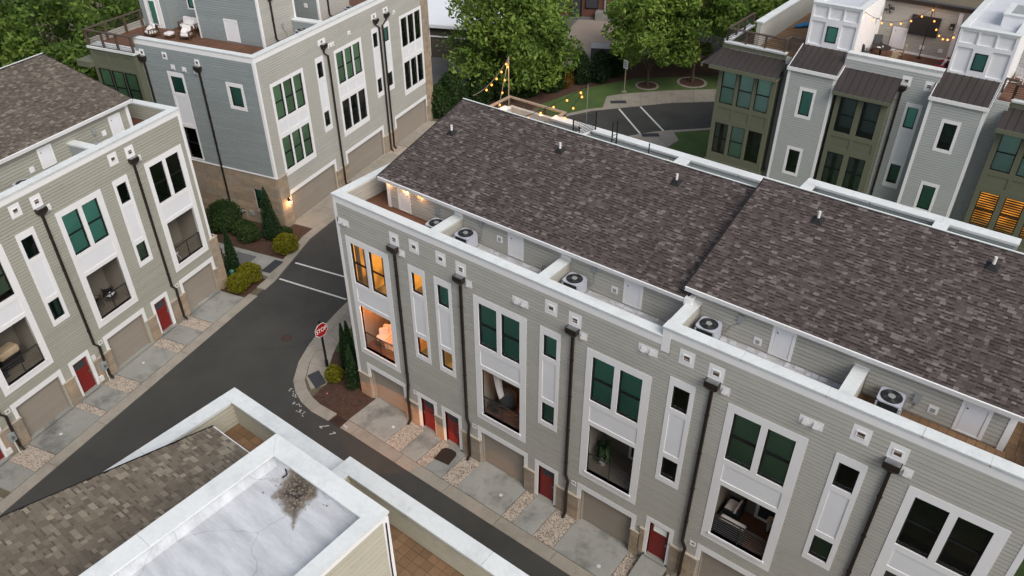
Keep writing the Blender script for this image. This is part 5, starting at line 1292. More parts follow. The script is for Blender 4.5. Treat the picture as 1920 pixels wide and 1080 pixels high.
# ------------------------------------------------------------------ things on terraces and balconies
tC = R(103.45); tE = R(.7)
def CWp(x, y, z): a = cw(x, y); return (a[0], a[1], z)
def EWp(x, y, z): return (9.77+x*math.cos(tE)-y*math.sin(tE), 30.3+x*math.sin(tE)+y*math.cos(tE), z)
def AWp(x, y, z): a = aw(x, y); return (a[0], a[1], z+.02)
def cushion(mb, w, d, h, x=0, y=0, z=0, M=None):
    """soft pad: rounded box"""
    old = mb.M; mb.M = (old or I4) @ T((x,y,z)) @ (M or I4)
    rings = []
    for t, s in ((0,.86),(.18,.98),(.5,1.0),(.82,.98),(1,.84)):
        a, b = w/2*s, d/2*s; c = min(a,b)*.3
        rings.append([(a,-b+c,h*t),(a,b-c,h*t),(a-c,b,h*t),(-a+c,b,h*t),(-a,b-c,h*t),(-a,-b+c,h*t),(-a+c,-b,h*t),(a-c,-b,h*t)])
    mb.loft(rings); mb.M = old; return mb
for x, y, z, lb in ((5.62,1.22,10.95,'condenser unit squeezed beside string lights at the corner of the long roof'),(7.15,1.34,10.95,'condenser unit next to a scrap of green turf matting on the white terrace'),(12.62,1.33,10.95,'condenser unit on white terrace just before the roof steps up'),(18.15,1.33,11.38,'condenser unit on white terrace just after the roof steps up'),(24.2,1.42,11.38,'condenser unit standing on the brown paved end terrace')):
    ac_unit((x,y,z), R(2), lb)
for (x, y), lb in (((-4.75,.85),'condenser unit behind the white divider on the sage row roof'),((-9.0,.9),'condenser unit at the open end of the sage row parapet')): ac_unit(AWp(x,y,10.97), AY, lb)
ac_unit(CWp(6.75,1.35,11.28), tC, 'condenser unit below the beige penthouse wall with a bronze downspout'); ac_unit(CWp(12.6,1.3,11.28), tC, 'condenser unit on the farther terrace of the corner block')
# green turf scrap and litter on terrace 2
mb = MB(T((9.6,.75,10.96))); mb.poly([(-.7,-.1,.01),(.1,.35,.02),(1.0,.1,.03),(1.05,-.3,.02),(-.5,-.35,.01)]); mb.poly([(-.7,-.1,.011),(-.5,-.35,.011),(-.5,-.36,-.0),(-.7,-.11,.0)])
tag(mb.build('turf_mat','turf_mat'), 'scrap of green artificial turf lying on the white roof terrace', 'mat')
q = empty('timber_offcuts', (10.85,1.0,10.96), R(20), 'small pile of pale timber offcuts against the terrace divider', 'timber')
for i in range(6): MB().box(-.35+i*.03,.35-i*.02,-.3+i*.1,-.23+i*.1,.0+.03*(i%2),.05+.03*(i%2)).build('offcut','wood_tan',q)
for i in range(3): MB().tube([(.25+i*.06,.2,0),(.32+i*.06,.45,.55)],.012,5).build('stick','wood_rail',q)
q = empty('timber_stack', (3.6,.95,10.96), 0, 'weathered planks and litter lying on the dark corner terrace floor', 'timber')
for i in range(7): MB(RZ(R(-4+i*1.5))).box(-.9,1.1,-.3+i*.09,-.24+i*.09,.0,.035).build('plank','wood_rail',q)
for i in range(22): MB(T((random.uniform(-1.3,-.2),random.uniform(-.5,.6),0)) @ RZ(random.uniform(0,6))).box(-.05,.04,-.03,.03,0,.02).build('scrap','fabric_white',q)

# balcony furniture on the long row
def chair(name, loc, rz, label, seat='furniture_black', back=True, group=None, arms=True):
    r = empty(name, loc, rz, label, 'chair', group)
    cushion(MB(), .5,.5,.06,0,0,.42).build('seat',seat,r)
    for sx in (-.22,.22):
        for sy in (-.22,.22): MB().tube([(sx*1.1,sy*1.15,0),(sx,sy,.43)],.014,5).build('leg','furniture_black',r)
    pts = [(.27*math.sin(R(a)), .20+.10*math.cos(R(a)), .78) for a in range(-100,101,20)]
    mb = MB(); mb.tube(pts,.018,6); mb.build('top_rail','furniture_black',r)
    mb = MB()
    for a in range(-80,81,40): mb.tube([(.22*math.sin(R(a)),.17+.07*math.cos(R(a)),.45),(.27*math.sin(R(a)),.20+.10*math.cos(R(a)),.78)],.01,5)
    mb.build('spindle','furniture_black',r)
    if arms:
        for sx in (-.27,.27): MB().tube([(sx,.2,.66),(sx,-.2,.64),(sx,-.24,.0)],.014,5).build('arm','furniture_black',r)
    return r
# sofa bed with pillows on the lit corner balcony
q = empty('daybed', (2.2,1.0,3.37), R(10), 'pale daybed heaped with white pillows and striped throw on the lit corner balcony', 'daybed')
MB().box(-.75,.75,-.45,.55,.15,.32).build('frame','furniture_brown',q); cushion(MB(),1.5,1.0,.22,0,.05,.32).build('mattress','fabric_white',q)
for sx in (-.68,.68):
    for sy in (-.38,.48): MB().box(sx-.04,sx+.04,sy-.04,sy+.04,0,.15).build('leg','furniture_brown',q)
for i, (x, y, a) in enumerate(((-.5,.42,12),(-.12,.45,-8),(.3,.42,15),(-.55,.1,40))): cushion(MB(),.5,.5,.2,M=I4).build('pillow','fabric_white',q, T((x,y,.55)) @ RZ(R(a)) @ RX(R(62)))
mb = MB()
for i in range(9): mb.cur = i % 2; mb.box(-.1+i*.085,-.1+(i+1)*.085-.004,-.5,.42,.535,.56); mb.box(-.1+i*.085,-.1+(i+1)*.085-.004,-.52,-.5,.1,.56)
mb.build('throw',['fabric_stripe','fabric_white'],q)
q = empty('stool', (3.25,.75,3.37), 0, 'small round stool glowing orange beside the balcony daybed', 'stool'); MB().cyl((0,0,.4),.2,.06,14).build('seat','terracotta',q)
for a in (0,120,240): MB().tube([(.15*math.cos(R(a)),.15*math.sin(R(a)),.4),(.2*math.cos(R(a)),.2*math.sin(R(a)),0)],.015,5).build('leg','furniture_black',q)
# covered grill, white curtain and seats on the second balcony
q = empty('barbecue', (9.55,1.0,3.37), R(15), 'grill under a slack dark cover on the balcony with a white curtain', 'barbecue')
mb = MB(); rn = random.Random(3); rings = []
for z, s in ((.05,1.0),(.4,.96),(.75,1.02),(.95,.9),(1.05,.6)): rings.append([((.46*s+rn.uniform(-.03,.03))*math.cos(2*math.pi*i/14), (.30*s+rn.uniform(-.02,.02))*math.sin(2*math.pi*i/14), z) for i in range(14)])
mb.loft(rings); mb.build('cover','fabric_grey',q, smooth=True); MB().box(-.3,.3,-.02,.02,.98,1.02).build('handle','steel',q)
mb = MB(); n = 16
for j in range(8):
    for i in range(n):
        def cp(i, j): s = j/8; w_ = .55-.28*s; return (9.28+w_*(i/n)+.34*s*s, .34+.07*math.sin(i*1.9)*(1-.3*s), 6.08-1.35*s-.35*s*(1-i/n)+.05*math.sin(i*1.9))
        mb.poly((cp(i,j),cp(i+1,j),cp(i+1,j+1),cp(i,j+1)))
tag(mb.build('curtain','fabric_white',smooth=True), 'white fabric curtain blown aside in the balcony over the grill', 'curtain')
q = empty('rocking_chair', (10.6,1.0,3.37), R(-60), 'low chair with a pale blue cushion by the orange lit balcony door', 'chair')
cushion(MB(),.55,.55,.1,0,0,.35).build('seat','fabric_white',q); cushion(MB(),.55,.6,.1,M=I4).build('backrest','ac_light',q, T((0,.3,.45)) @ RX(R(75)))
for sx in (-.28,.28): MB().tube([(sx,-.35,.08),(sx,0,.0),(sx,.4,.1)],.02,5).build('rocker','wood_tan',q); MB().tube([(sx,-.2,.03),(sx,-.2,.55),(sx,.25,.6)],.02,5).build('arm','wood_tan',q)
q = empty('side_table', (9.3,.42,3.37), 0, 'small dark metal side table behind the balcony cables', 'table'); MB().cyl((0,0,.45),.25,.03,14).build('top','furniture_black',q); MB().cyl((0,0,0),.02,.45,8).build('leg','furniture_black',q); MB().cyl((0,0,0),.16,.02,12).build('base','furniture_black',q)
# potted plant and white chair on the third balcony
q = empty('potted_plant', (14.85,.75,3.37), 0, 'leafy plant in a white striped pot on the bare beige balcony', 'plant')
MB().cyl((0,0,0),.15,.32,14,r2=.21).build('pot','white_paint',q); MB().cyl((0,0,.1),.172,.06,14,r2=.182).build('stripe','wood_tan',q)
mb = MB(); mb.tone = .5; rn = random.Random(4)
for i in range(46):
    a = rn.uniform(0,6.28); l = rn.uniform(.3,.65); h = .35+rn.uniform(0,.75); mb.tone = rn.random(); d = Vector((math.cos(a),math.sin(a),0)); s = Vector((-d.y,d.x,0))*.06
    b = Vector((0,0,h)); m1 = b+d*l*.55+Vector((0,0,.12)); e = b+d*l+Vector((0,0,-.1)); mb.poly([tuple(b),tuple(m1-s),tuple(e),tuple(m1+s)])
tag(mb.build('leaves','leaf_conifer',q), kind='stuff'); MB().tube([(0,0,.3),(0.02,.02,1.0)],.015,5).build('stem','bark',q)
q = empty('lounge_chair', (16.55,.95,3.37), R(80), 'white moulded lounge chair against the beige balcony wall', 'chair')
mb = MB(); 
for j in range(7):
    for i in range(10):
        def sp(i, j): a = R(-110+22*i); t = j/7; r = .2+.16*t; return (r*math.sin(a), r*math.cos(a)*.9+.05, .38+.5*t*(0.55+.45*math.cos(a)))
        mb.poly((sp(i,j),sp(i+1,j),sp(i+1,j+1),sp(i,j+1)))
mb.build('shell','white_paint',q,smooth=True); MB().cyl((0,0,.36),.24,.05,14).build('seat','fabric_white',q)
for a in (45,135,225,315): MB().tube([(.1*math.cos(R(a)),.1*math.sin(R(a)),.37),(.25*math.cos(R(a)),.25*math.sin(R(a)),0)],.015,5).build('leg','wood_tan',q)
# sectional on the fourth balcony
for i, (x, y, a, lb) in enumerate(((20.45,1.25,-90,'dark wicker armchair with a pale back cushion in the brown floored balcony'),(20.75,.42,180,'long dark wicker bench with a flat pale cushion along the brown floored balcony'))):
    q = empty('outdoor_sofa', (x,y,3.79), R(a), lb, 'sofa'); w = .8 if i == 0 else 1.2
    MB().box(-w/2,w/2,-.33,.33,.05,.34).build('base','furniture_black',q); MB().box(-w/2,w/2,.24,.34,.34,.75).build('back','furniture_black',q); cushion(MB(),w*.92,.5,.14,0,-.05,.34).build('seat_cushion','fabric_white',q)
    if i == 0: cushion(MB(),w*.9,.4,.12,M=I4).build('back_cushion','fabric_white',q, T((0,.22,.5)) @ RX(R(80)))
    for sx in (-w/2+.05,w/2-.05): MB().box(sx-.04,sx+.04,-.3,.3,.34,.55).build('arm','furniture_black',q)
q = empty('table_lamp', (21.85,1.35,3.79), 0, 'copper coloured lamp glinting at the back of the brown floored balcony', 'lamp'); MB().cyl((0,0,0),.1,.02,12).build('base','bronze',q); MB().cyl((0,0,.02),.05,.55,10,r2=.09).build('body','terracotta',q); MB().cyl((0,0,.57),.14,.2,12,r2=.1).build('shade','fabric_tan',q)
# left row balconies
pl = lambda x, y, z=3.49: AWp(x, y, z)
chair('balcony_chair', pl(-7.75,.95), AY+R(200), 'black wire armchair on the sage row balcony beside a low table'); chair('balcony_chair', pl(-6.75,1.1), AY+R(150), 'second black wire armchair by the folded white paper on the balcony table')
q = empty('side_table', pl(-7.0,.6), AY, 'round black table with white papers on the sage row balcony', 'table'); MB().cyl((0,0,.5),.32,.025,16).build('top','furniture_black',q); MB().cyl((0,0,0),.025,.5,8).build('leg','furniture_black',q); MB(T((0,0,.53)) @ RZ(.4)).box(-.22,.2,-.14,.14,0,.015).build('papers','fabric_white',q)
q = empty('barbecue', pl(-12.9,1.1), AY, 'barbecue with a tan cover over a black steel body on the sage row balcony', 'barbecue'); MB().box(-.5,.5,-.25,.25,.1,.7).build('body','furniture_black',q); cushion(MB(),1.15,.62,.4,0,0,.7).build('cover','fabric_tan',q); MB().box(-.35,.35,-.3,-.27,.74,.78).build('handle','steel',q)
for sx in (-.45,.45): MB().cyl((sx-.03,-.2,.05),.09,.05,10,axis='x').build('wheel','furniture_black',q)
MB(T((0,0,0))).box(.5,.78,-.2,.2,.66,.69).build('side_shelf','steel',q)
q = empty('folding_chair', pl(-2.45,.45), AY+R(20), 'white folding chair on the empty sage row balcony next to the conifers', 'chair')
MB().box(-.2,.2,-.2,.2,.42,.45).build('seat','white_paint',q); MB().box(-.2,.2,.19,.22,.62,.85).build('backrest','white_paint',q)
for sx in (-.2,.2): MB().tube([(sx,-.25,0),(sx,.2,.85)],.014,5).build('leg','white_paint',q); MB().tube([(sx,.25,0),(sx,-.18,.43)],.014,5).build('leg','white_paint',q)
q = empty('floor_mat', pl(-13.9,.9), AY, 'dark rug lying on the balcony floor near the tan barbecue', 'rug'); MB().box(-.45,.45,-.3,.3,.008,.022).build('pile','plate_dark',q); MB().box(-.48,.48,-.33,.33,.007,.014).build('border','boot_black',q)

# doormat at the second red door
mb = MB(T((7.15,-.72,.047)) @ RZ(R(8))); mb.prism([(-.42,-.5),(.42,-.5),(.42,.2),(.3,.36),(0,.42),(-.3,.36),(-.42,.2)],0,.02)
tag(mb.build('doormat','doormat'), 'dark half round doormat in front of a red door', 'doormat')
MB(T((7.15,-.72,.067)) @ RZ(R(8))).slab(-.36,.36,-.44,.16,[(-.33,.33,-.41,.13)],0,.004) 

# roof deck of the corner block: armchairs, ottoman, sofa
def lounge(loc, rz, w, label, cat='armchair', pillows=1):
    r = empty('lounge_'+('chair' if w < 1.2 else 'sofa'), loc, rz, label, cat)
    for sx in (-1,1):
        for sy in (-.36,.36): MB().box(sx*(w/2-.04)-.035,sx*(w/2-.04)+.035,sy-.035,sy+.035,0,.56).build('leg','furniture_brown',r)
        MB().box(sx*(w/2-.04)-.045,sx*(w/2-.04)+.045,-.42,.42,.56,.6).build('arm','furniture_brown',r)
        for k in range(3): MB().box(sx*(w/2-.04)-.012,sx*(w/2-.04)+.012,-.2+k*.18,-.16+k*.18,.2,.56).build('slat','furniture_brown',r)
    MB().box(-w/2+.04,w/2-.04,-.38,.38,.2,.26).build('seat_frame','furniture_brown',r); MB().box(-w/2+.04,w/2-.04,.33,.38,.26,.78).build('back_frame','furniture_brown',r)
    n = 1 if w < 1.2 else 2
    for i in range(n):
        x = (i-(n-1)/2)*(w-.16)/n; cushion(MB(),(w-.18)/n,.72,.17,x,-.03,.26).build('seat_cushion','fabric_white',r); cushion(MB(),(w-.2)/n,.5,.16,M=I4).build('back_cushion','fabric_white',r, T((x,.22,.62)) @ RX(R(78)))
    for i in range(pillows): cushion(MB(),.42,.4,.14,M=I4).build('pillow','fabric_white',r, T((-.1+i*.3,-.02,.5)) @ RZ(R(20*i)) @ RX(R(35)))
    return r
lounge(CWp(3.0,11.4,11.3), tC+R(-110), .82, 'white cushioned wooden armchair by the guard rail of the corner roof deck'); lounge(CWp(3.55,8.75,11.3), tC+R(-75), .82, 'white cushioned wooden armchair at the penthouse corner of the roof deck'); lounge(CWp(5.2,9.9,11.3), tC+R(-90), 1.6, 'white cushioned two seat sofa against the penthouse wall', 'sofa', 2)
q = empty('ottoman', CWp(3.3,10.1,11.3), tC, 'low white ottoman between the two wooden armchairs', 'ottoman'); MB().box(-.28,.28,-.25,.25,.06,.2).build('base','furniture_brown',q); cushion(MB(),.6,.55,.18,0,0,.2).build('cushion','fabric_white',q)
for sx in (-.24,.24):
    for sy in (-.2,.2): MB().box(sx-.03,sx+.03,sy-.03,sy+.03,0,.06).build('leg','furniture_brown',q)
q = empty('folding_chair', CWp(9.0,4.6,11.3), tC+R(30), 'pale folded deck chair leaning between the penthouses of the corner block', 'chair'); MB().tube([(-.2,0,0),(-.2,.35,1.0)],.02,5).build('leg','ac_light',q); MB().tube([(.2,0,0),(.2,.35,1.0)],.02,5).build('leg','ac_light',q); MB().box(-.2,.2,.25,.3,.65,.95).build('backrest','fabric_white',q); MB().box(-.22,.22,-.1,.35,.4,.44).build('seat','fabric_white',q)

# terrace behind: television, table, chairs, cushions, fan, umbrella
q = empty('television', EWp(5.9,7.22,12.95), tE, 'large black television hung on the terrace wall under string lights', 'television'); MB(RX(R(-6))).box(-.88,.88,-.12,-.03,-.62,.62).build('screen','furniture_black',q); MB().box(-.2,.2,-.04,.03,-.2,.2).build('bracket','bronze',q); MB(RX(R(-6))).slab(-.88,.88,-.62,.62,[(-.85,.85,-.59,.59)],-.13,-.121).build('bezel','bronze',q)
q = empty('dining_table', EWp(4.05,5.25,11.03), tE, 'round dark patio table with white glasses on the terrace behind', 'table'); MB().cyl((0,0,.68),.62,.05,24).build('top','bronze',q); MB().cyl((0,0,0),.06,.68,10).build('column','bronze',q); MB().cyl((0,0,0),.35,.04,16).build('base','bronze',q); MB().cyl((.1,-.1,.73),.04,.1,10).build('glass','white_paint',q); MB().cyl((-.1,-.25,.73),.12,.015,14).build('plate','white_paint',q)
for i, (x, y, a, m_) in enumerate(((3.35,4.35,140,'fabric_grey'),(5.15,5.3,-80,'fabric_tan'),(3.55,6.3,20,'fabric_grey'),(5.0,4.1,-130,'fabric_tan'))):
    q = empty('patio_chair', EWp(x,y,11.03), tE+R(a), ('grey padded patio chair at the terrace parapet by the round table','tan sling patio chair beside the round terrace table','grey padded patio chair behind the round terrace table','tan sling patio chair nearest the fire table')[i], 'chair')
    cushion(MB(),.52,.52,.08,0,0,.42).build('seat',m_,q); MB(T((0,.25,.45)) @ RX(R(-12))).box(-.26,.26,-.03,.03,0,.62).build('backrest',m_,q)
    for sx in (-.26,.26): MB().tube([(sx,-.25,0),(sx,-.22,.62),(sx,.25,.64)],.02,5).build('arm','bronze',q); MB().tube([(sx,.25,0),(sx,.25,.64)],.02,5).build('leg','bronze',q)
q = empty('fire_table', EWp(6.35,4.4,11.03), tE, 'low black rectangular table on the terrace deck near the parapet', 'table'); MB().box(-.5,.5,-.28,.28,.3,.36).build('top','furniture_black',q); MB().box(-.42,.42,-.2,.2,0,.3).build('base','furniture_black',q)
q = empty('outdoor_sofa', EWp(8.0,5.0,11.03), tE+R(-90), 'dark sofa with red and navy cushions against the white stair tower', 'sofa'); MB().box(-.8,.8,-.4,.4,.05,.36).build('base','furniture_black',q); MB().box(-.8,.8,.3,.42,.36,.8).build('back','furniture_black',q)
for i, m_ in enumerate(('fabric_red','fabric_navy','fabric_red')): cushion(MB(),.48,.6,.14,-.5+i*.5,-.05,.36).build('seat_cushion',m_,q)
cushion(MB(),.5,.45,.15,M=I4).build('pillow','fabric_white',q, T((.3,.12,.62)) @ RX(R(70))); cushion(MB(),.4,.4,.15,M=I4).build('pillow','fabric_red',q, T((-.3,.1,.6)) @ RX(R(65)))
q = empty('wall_fan', EWp(3.6,6.85,13.75), tE, 'black cage fan mounted high in the terrace corner', 'fan')
mb = MB()
for k in (.12,.22,.32): mb.tube([(k*math.cos(2*math.pi*i/20),-.1,k*math.sin(2*math.pi*i/20)) for i in range(21)],.012,4)
for i in range(10): a = 2*math.pi*i/10; mb.tube([(0,-.14,0),(.32*math.cos(a),-.1,.32*math.sin(a))],.008,4)
mb.build('cage','furniture_black',q)
for i in range(4): a = i*math.pi/2+.3; mb = MB(); mb.poly([(0,-.06,0),(.28*math.cos(a-.3),-.08,.28*math.sin(a-.3)),(.28*math.cos(a+.3),-.04,.28*math.sin(a+.3))]); mb.build('blade','plate_dark',q)
MB().box(-.04,.04,-.05,.4,-.04,.04).build('bracket','furniture_black',q)
q = empty('wall_speaker', EWp(7.5,7.2,13.2), tE, 'small black loudspeaker beside the terrace door', 'speaker'); MB().box(-.12,.12,-.2,.0,-.18,.18).build('cabinet','furniture_black',q); MB().cyl((0,-.215,-.04),.08,.014,12,axis='y').build('cone','grey_box',q)
q = empty('satellite_dish', EWp(3.3,5.9,13.3), tE, 'small round white dish on the white tower side wall', 'dish'); MB().cyl((.1,0,0),.17,.05,16,axis='x',r2=.1).build('dish','trim_white',q); MB().box(-.17,.12,-.02,.02,-.02,.02).build('arm','grey_box',q)
mb = MB(T(EWp(-2.0,9.3,11.05)) @ RZ(tE+R(62))); rn = random.Random(9); rings = []
for i in range(9):
    t = i/8; r = .05+.17*math.sin(math.pi*min(1,t*1.1))**.6; rings.append([(-1.5+3.0*t, r*1.5*math.cos(2*math.pi*k/10)*(1+.15*rn.uniform(-1,1)), r*.7*math.sin(2*math.pi*k/10)*(1+.2*rn.uniform(-1,1))+.12) for k in range(10)])
mb.loft(rings); o = tag(mb.build('folded_umbrella','tarp_blue',smooth=True), 'bright blue folded parasol lying on the tan roof deck', 'umbrella')
MB(T(EWp(-2.0,9.3,11.05)) @ RZ(tE+R(62))).tube([(-1.75,0,.1),(1.7,0,.14)],.025,6).build('pole','wood_tan',o)
q = empty('rocking_chair', EWp(12.4,5.4,11.03), tE+R(150), 'white slatted rocking chair on the deck beyond the white stair tower', 'rocking chair')
for sx in (-.3,.3):
    MB().tube([(sx,-.45,.1),(sx,-.1,.0),(sx,.5,.14)],.025,6).build('rocker','white_paint',q); MB().tube([(sx,-.3,.05),(sx,-.3,.6),(sx,.3,.62)],.022,6).build('arm','white_paint',q); MB().tube([(sx,.25,.06),(sx,.45,1.15)],.022,6).build('post','white_paint',q)
for k in range(5): MB(T((0,.0,.42))).box(-.3,.3,-.3+k*.12,-.22+k*.12,0,.02).build('slat','white_paint',q); MB(T((-.24+k*.12,.33,.5)) @ RX(R(-12))).box(-.04,.04,0,.02,0,.62).build('slat','white_paint',q)

# back terrace of the long row: sofa with pillows, white table, metal screens
q = empty('outdoor_sofa', (2.5,12.75,10.98), R(0), 'dark sofa lined with white pillows inside the timber rail of the back terrace', 'sofa'); MB().box(-1.6,1.25,-.4,.4,.05,.4).build('base','furniture_black',q); MB().box(-1.6,1.25,.3,.42,.4,.75).build('back','furniture_black',q); cushion(MB(),2.7,.7,.14,-.2,-.05,.4).build('seat_cushion','fabric_grey',q)
for i, (x, m_) in enumerate(((-1.2,'fabric_white'),(-.72,'fabric_white'),(-.2,'fabric_grey'),(.1,'fabric_white'),(.75,'fabric_grey'))): cushion(MB(),.52,.5,.18,M=I4).build('pillow',m_,q, T((x,.12,.52)) @ RZ(R(-10+8*i)) @ RX(R(68)))
q = empty('patio_table', (4.3,12.1,10.98), 0, 'pale low table beside the white parapet post of the back terrace', 'table'); MB().box(-.4,.4,-.3,.3,.42,.46).build('top','wood_tan',q)
for sx in (-.35,.35):
    for sy in (-.25,.25): MB().box(sx-.02,sx+.02,sy-.02,sy+.02,0,.42).build('leg','wood_tan',q)
def screen(loc, rz, w, label, h=1.05, z=0):
    r = empty('metal_screen', loc, rz, label, 'screen')
    for x in (0,w): MB().box(x-.025,x+.025,-.025,.025,0,h+z).build('post','frame_black',r)
    n = 11
    for i in range(n): zz = .08+z+(h-.12)*i/(n-1); MB().box(0,w,-.008,.008,zz-.012,zz+.012).build('bar','frame_black',r)
    return r
screen((5.85,11.2,12.0), R(75), 1.55, 'black barred metal screen standing on the white divider cap', 1.0); screen((5.9,10.6,11.0), R(75), .8, 'shorter black barred screen against the first divider of the back terraces', 1.6)
screen((8.0,11.4,11.0), R(80), .35, 'narrow black metal gate leaf standing upright on the back terrace', 2.3)
q = empty('umbrella_pole', (9.95,11.6,10.98), 0, 'thin dark pole standing on the back terrace beyond the shingle roof', 'pole'); MB().tube([(0,0,0),(0,0,1.7)],.03,8).build('shaft','frame_black',q); MB().cyl((0,0,0),.22,.06,14).build('base','frame_black',q)
q = empty('bench', (11.0,11.0,10.98), R(70), 'tan timber bench end sticking up behind the shingle ridge', 'bench'); MB().box(-.6,.6,-.22,.22,.75,.8).build('seat','wood_tan',q); MB().box(-.6,.6,.2,.25,.8,1.2).build('backrest','wood_tan',q)
for sx in (-.55,.55): MB().box(sx-.03,sx+.03,-.2,.2,0,.75).build('leg','furniture_black',q)
q = empty('storage_box', (6.9,11.9,10.98), R(10), 'white storage chest in the corner of the back terrace behind the ridge', 'box'); MB().box(-.5,.4,-.3,.3,0,.7).build('body','fabric_white',q); MB().box(-.53,.43,-.33,.33,.7,.76).build('lid','fabric_white',q)
for i, (x, y, z, a) in enumerate(((19.6,9.4,12.9,20),(22.3,9.5,12.9,60))):
    mb = MB(T((x,y,z)) @ RZ(R(a)) @ RX(R(20))); mb.box(-.6,.6,-.05,.0,-1.6,.55); o = tag(mb.build('folded_furniture','fabric_white' if i == 0 else 'wood_tan'), ('white folded lounger poking above the ridge of the stepped up roof','pale timber board leaning against the divider behind the ridge')[i], 'furniture')
    MB(T((x,y,z)) @ RZ(R(a)) @ RX(R(20))).box(-.62,-.6,-.06,.01,-1.6,.55).build('edge','wood_tan',o)

# ------------------------------------------------------------------ string lights
def string_lights(name, pts, bulbs, label, power=0, m='wood_tan', r=.012, br=.058, drop=.09):
    mb = MB(); mb.tube(pts, r, 5); o = mb.build(name, m); tag(o, label, 'string lights', 'warm string lights over the terraces')
    for p in bulbs:
        mb = MB(T(p)); rings = []
        for t, s in ((0,.35),(.15,.45),(.4,.95),(.7,1.0),(.95,.5)): rings.append([(br*s*math.cos(2*math.pi*k/10), br*s*math.sin(2*math.pi*k/10), -br*2.2*t) for k in range(10)])
        mb.loft(rings); mb.build('bulb','bulb',o,smooth=True); MB(T(p)).cyl((0,0,0),.02,drop-.02,8).build('socket','boot_black',o)
    if power:
        step = max(1, len(bulbs)//3)
        for p in bulbs[::step]:
            ld = bpy.data.lights.new('bulb_light','POINT'); ld.energy = power; ld.color = (1,.5,.2); ld.shadow_soft_size = .06
            lo = bpy.data.objects.new('bulb_light', ld); link(lo, o); lo.location = (p[0],p[1],p[2]-.16)
    return o
def sag(a, b, n, s=0.0): a, b = Vector(a), Vector(b); return [tuple(a.lerp(b,i/n)+Vector((0,0,-s*4*(i/n)*(1-i/n)))) for i in range(n+1)]
for x, y, z, lb in ((.42,12.95,14.55,'thin tan pole carrying string lights at the timber rail corner'),(5.5,12.95,14.15,'thin dark pole carrying string lights at the white parapet')):
    q = empty('light_pole', (x,y,10.97), 0, lb, 'pole'); MB().tube([(0,0,0),(0,0,z-10.97)],.028 if x < 1 else .014,8).build('shaft','wood_tan',q); MB().cyl((0,0,0),.12,.04,12).build('foot','bronze',q); MB().cyl((0,0,z-10.97),.04,.05,8).build('cap','bronze',q)
a = sag((.42,12.95,14.5),(1.9,8.2,14.2),14,.34); string_lights('string_lights', a, [tuple(Vector(p)-Vector((0,0,.09))) for p in a[1:11:2]], 'string of warm bulbs from the tan pole down to the roof ridge', 6)
a = sag((.42,12.95,14.5),(.9,11.2,11.7),10,.1); string_lights('string_lights', a, [tuple(Vector(p)-Vector((0,0,.09))) for p in a[1:10:2]], 'string of warm bulbs from the tan pole down to the timber rail', 6)
a = sag((5.5,12.95,14.1),(1.6,12.6,11.5),10,.12); string_lights('string_lights', a, [tuple(Vector(p)-Vector((0,0,.09))) for p in a[1:10:2]], 'string of warm bulbs from the dark pole towards the pillowed sofa', 6, 'frame_black')
a = sag((5.5,12.95,14.1),(4.2,12.9,12.2),8,.06); string_lights('string_lights', a, [tuple(Vector(p)-Vector((0,0,.09))) for p in a[2:9:3]], 'short string of warm bulbs from the dark pole to the white parapet', 0, 'frame_black')
a = sag((2.25,1.72,12.42),(4.45,1.72,12.40),8,.03); string_lights('string_lights', a, [(2.3,1.70,12.33),(3.3,1.70,12.30),(4.2,1.70,12.30)], 'three warm bulbs hung under the shingle eave at the corner terrace', 5, 'wood_tan')
a = [EWp(*p) for p in sag((3.16,2.4,14.5),(6.2,6.7,14.3),14,.75)]; b_ = [EWp(*p) for p in sag((6.2,6.7,14.3),(8.66,2.5,14.4),14,1.05)]
string_lights('string_lights', a, [tuple(Vector(p)-Vector((0,0,.09))) for p in a[0:14:2]], 'string of warm bulbs from the white tower towards the television', 5, 'frame_black')
string_lights('string_lights', b_, [tuple(Vector(p)-Vector((0,0,.09))) for p in b_[0:15:2]], 'string of warm bulbs drooping from the television beam to the farther white tower', 5, 'frame_black')
q = empty('light_pole', EWp(6.2,6.7,11.03), tE, 'black pole lifting the string lights in front of the television', 'pole'); MB().tube([(0,0,0),(0,0,3.45)],.03,8).build('shaft','frame_black',q); MB().cyl((0,0,0),.15,.04,12).build('foot','frame_black',q)

# ------------------------------------------------------------------ street things
ss = empty('stop_sign', (-2.44,.15,.05), 0, 'red octagonal stop sign on a black post at the rounded pavement corner', 'stop sign')
MB().box(-.045,.045,-.045,.045,0,3.15).build('post','frame_black',ss); MB().cyl((0,0,0),.09,.45,12).build('base','frame_black',ss); MB().cyl((0,0,3.15),.06,.06,10,r2=.02).build('finial','frame_black',ss)
Ms = T((.06,0,2.58)) @ RZ(R(90)) @ RX(R(90))      # local x -> +y, local y -> up, faces +x
def octo(r): return [(r*math.cos(R(22.5+45*i)), r*math.sin(R(22.5+45*i))) for i in range(8)]
MB(Ms).prism(octo(.45),-.012,.0).build('plate','sign_white',ss); MB(Ms).prism(octo(.415),.001,.004).build('face','sign_red',ss)
fc = bpy.data.curves.new('lettering','FONT'); fc.body = 'STOP'; fc.size = .36; fc.align_x = 'CENTER'; fc.align_y = 'CENTER'; fc.extrude = .002; fc.offset = .006
fo = bpy.data.objects.new('lettering_curve', fc); col.objects.link(fo)
dg = bpy.context.evaluated_depsgraph_get(); me = bpy.data.meshes.new_from_object(fo.evaluated_get(dg)); bpy.data.objects.remove(fo)
me.materials.clear(); me.materials.append(MAT['sign_white']); link(bpy.data.objects.new('lettering', me), ss, Ms @ T((0,0,.007)) @ Matrix.Diagonal((.82,1.0,1,1)))
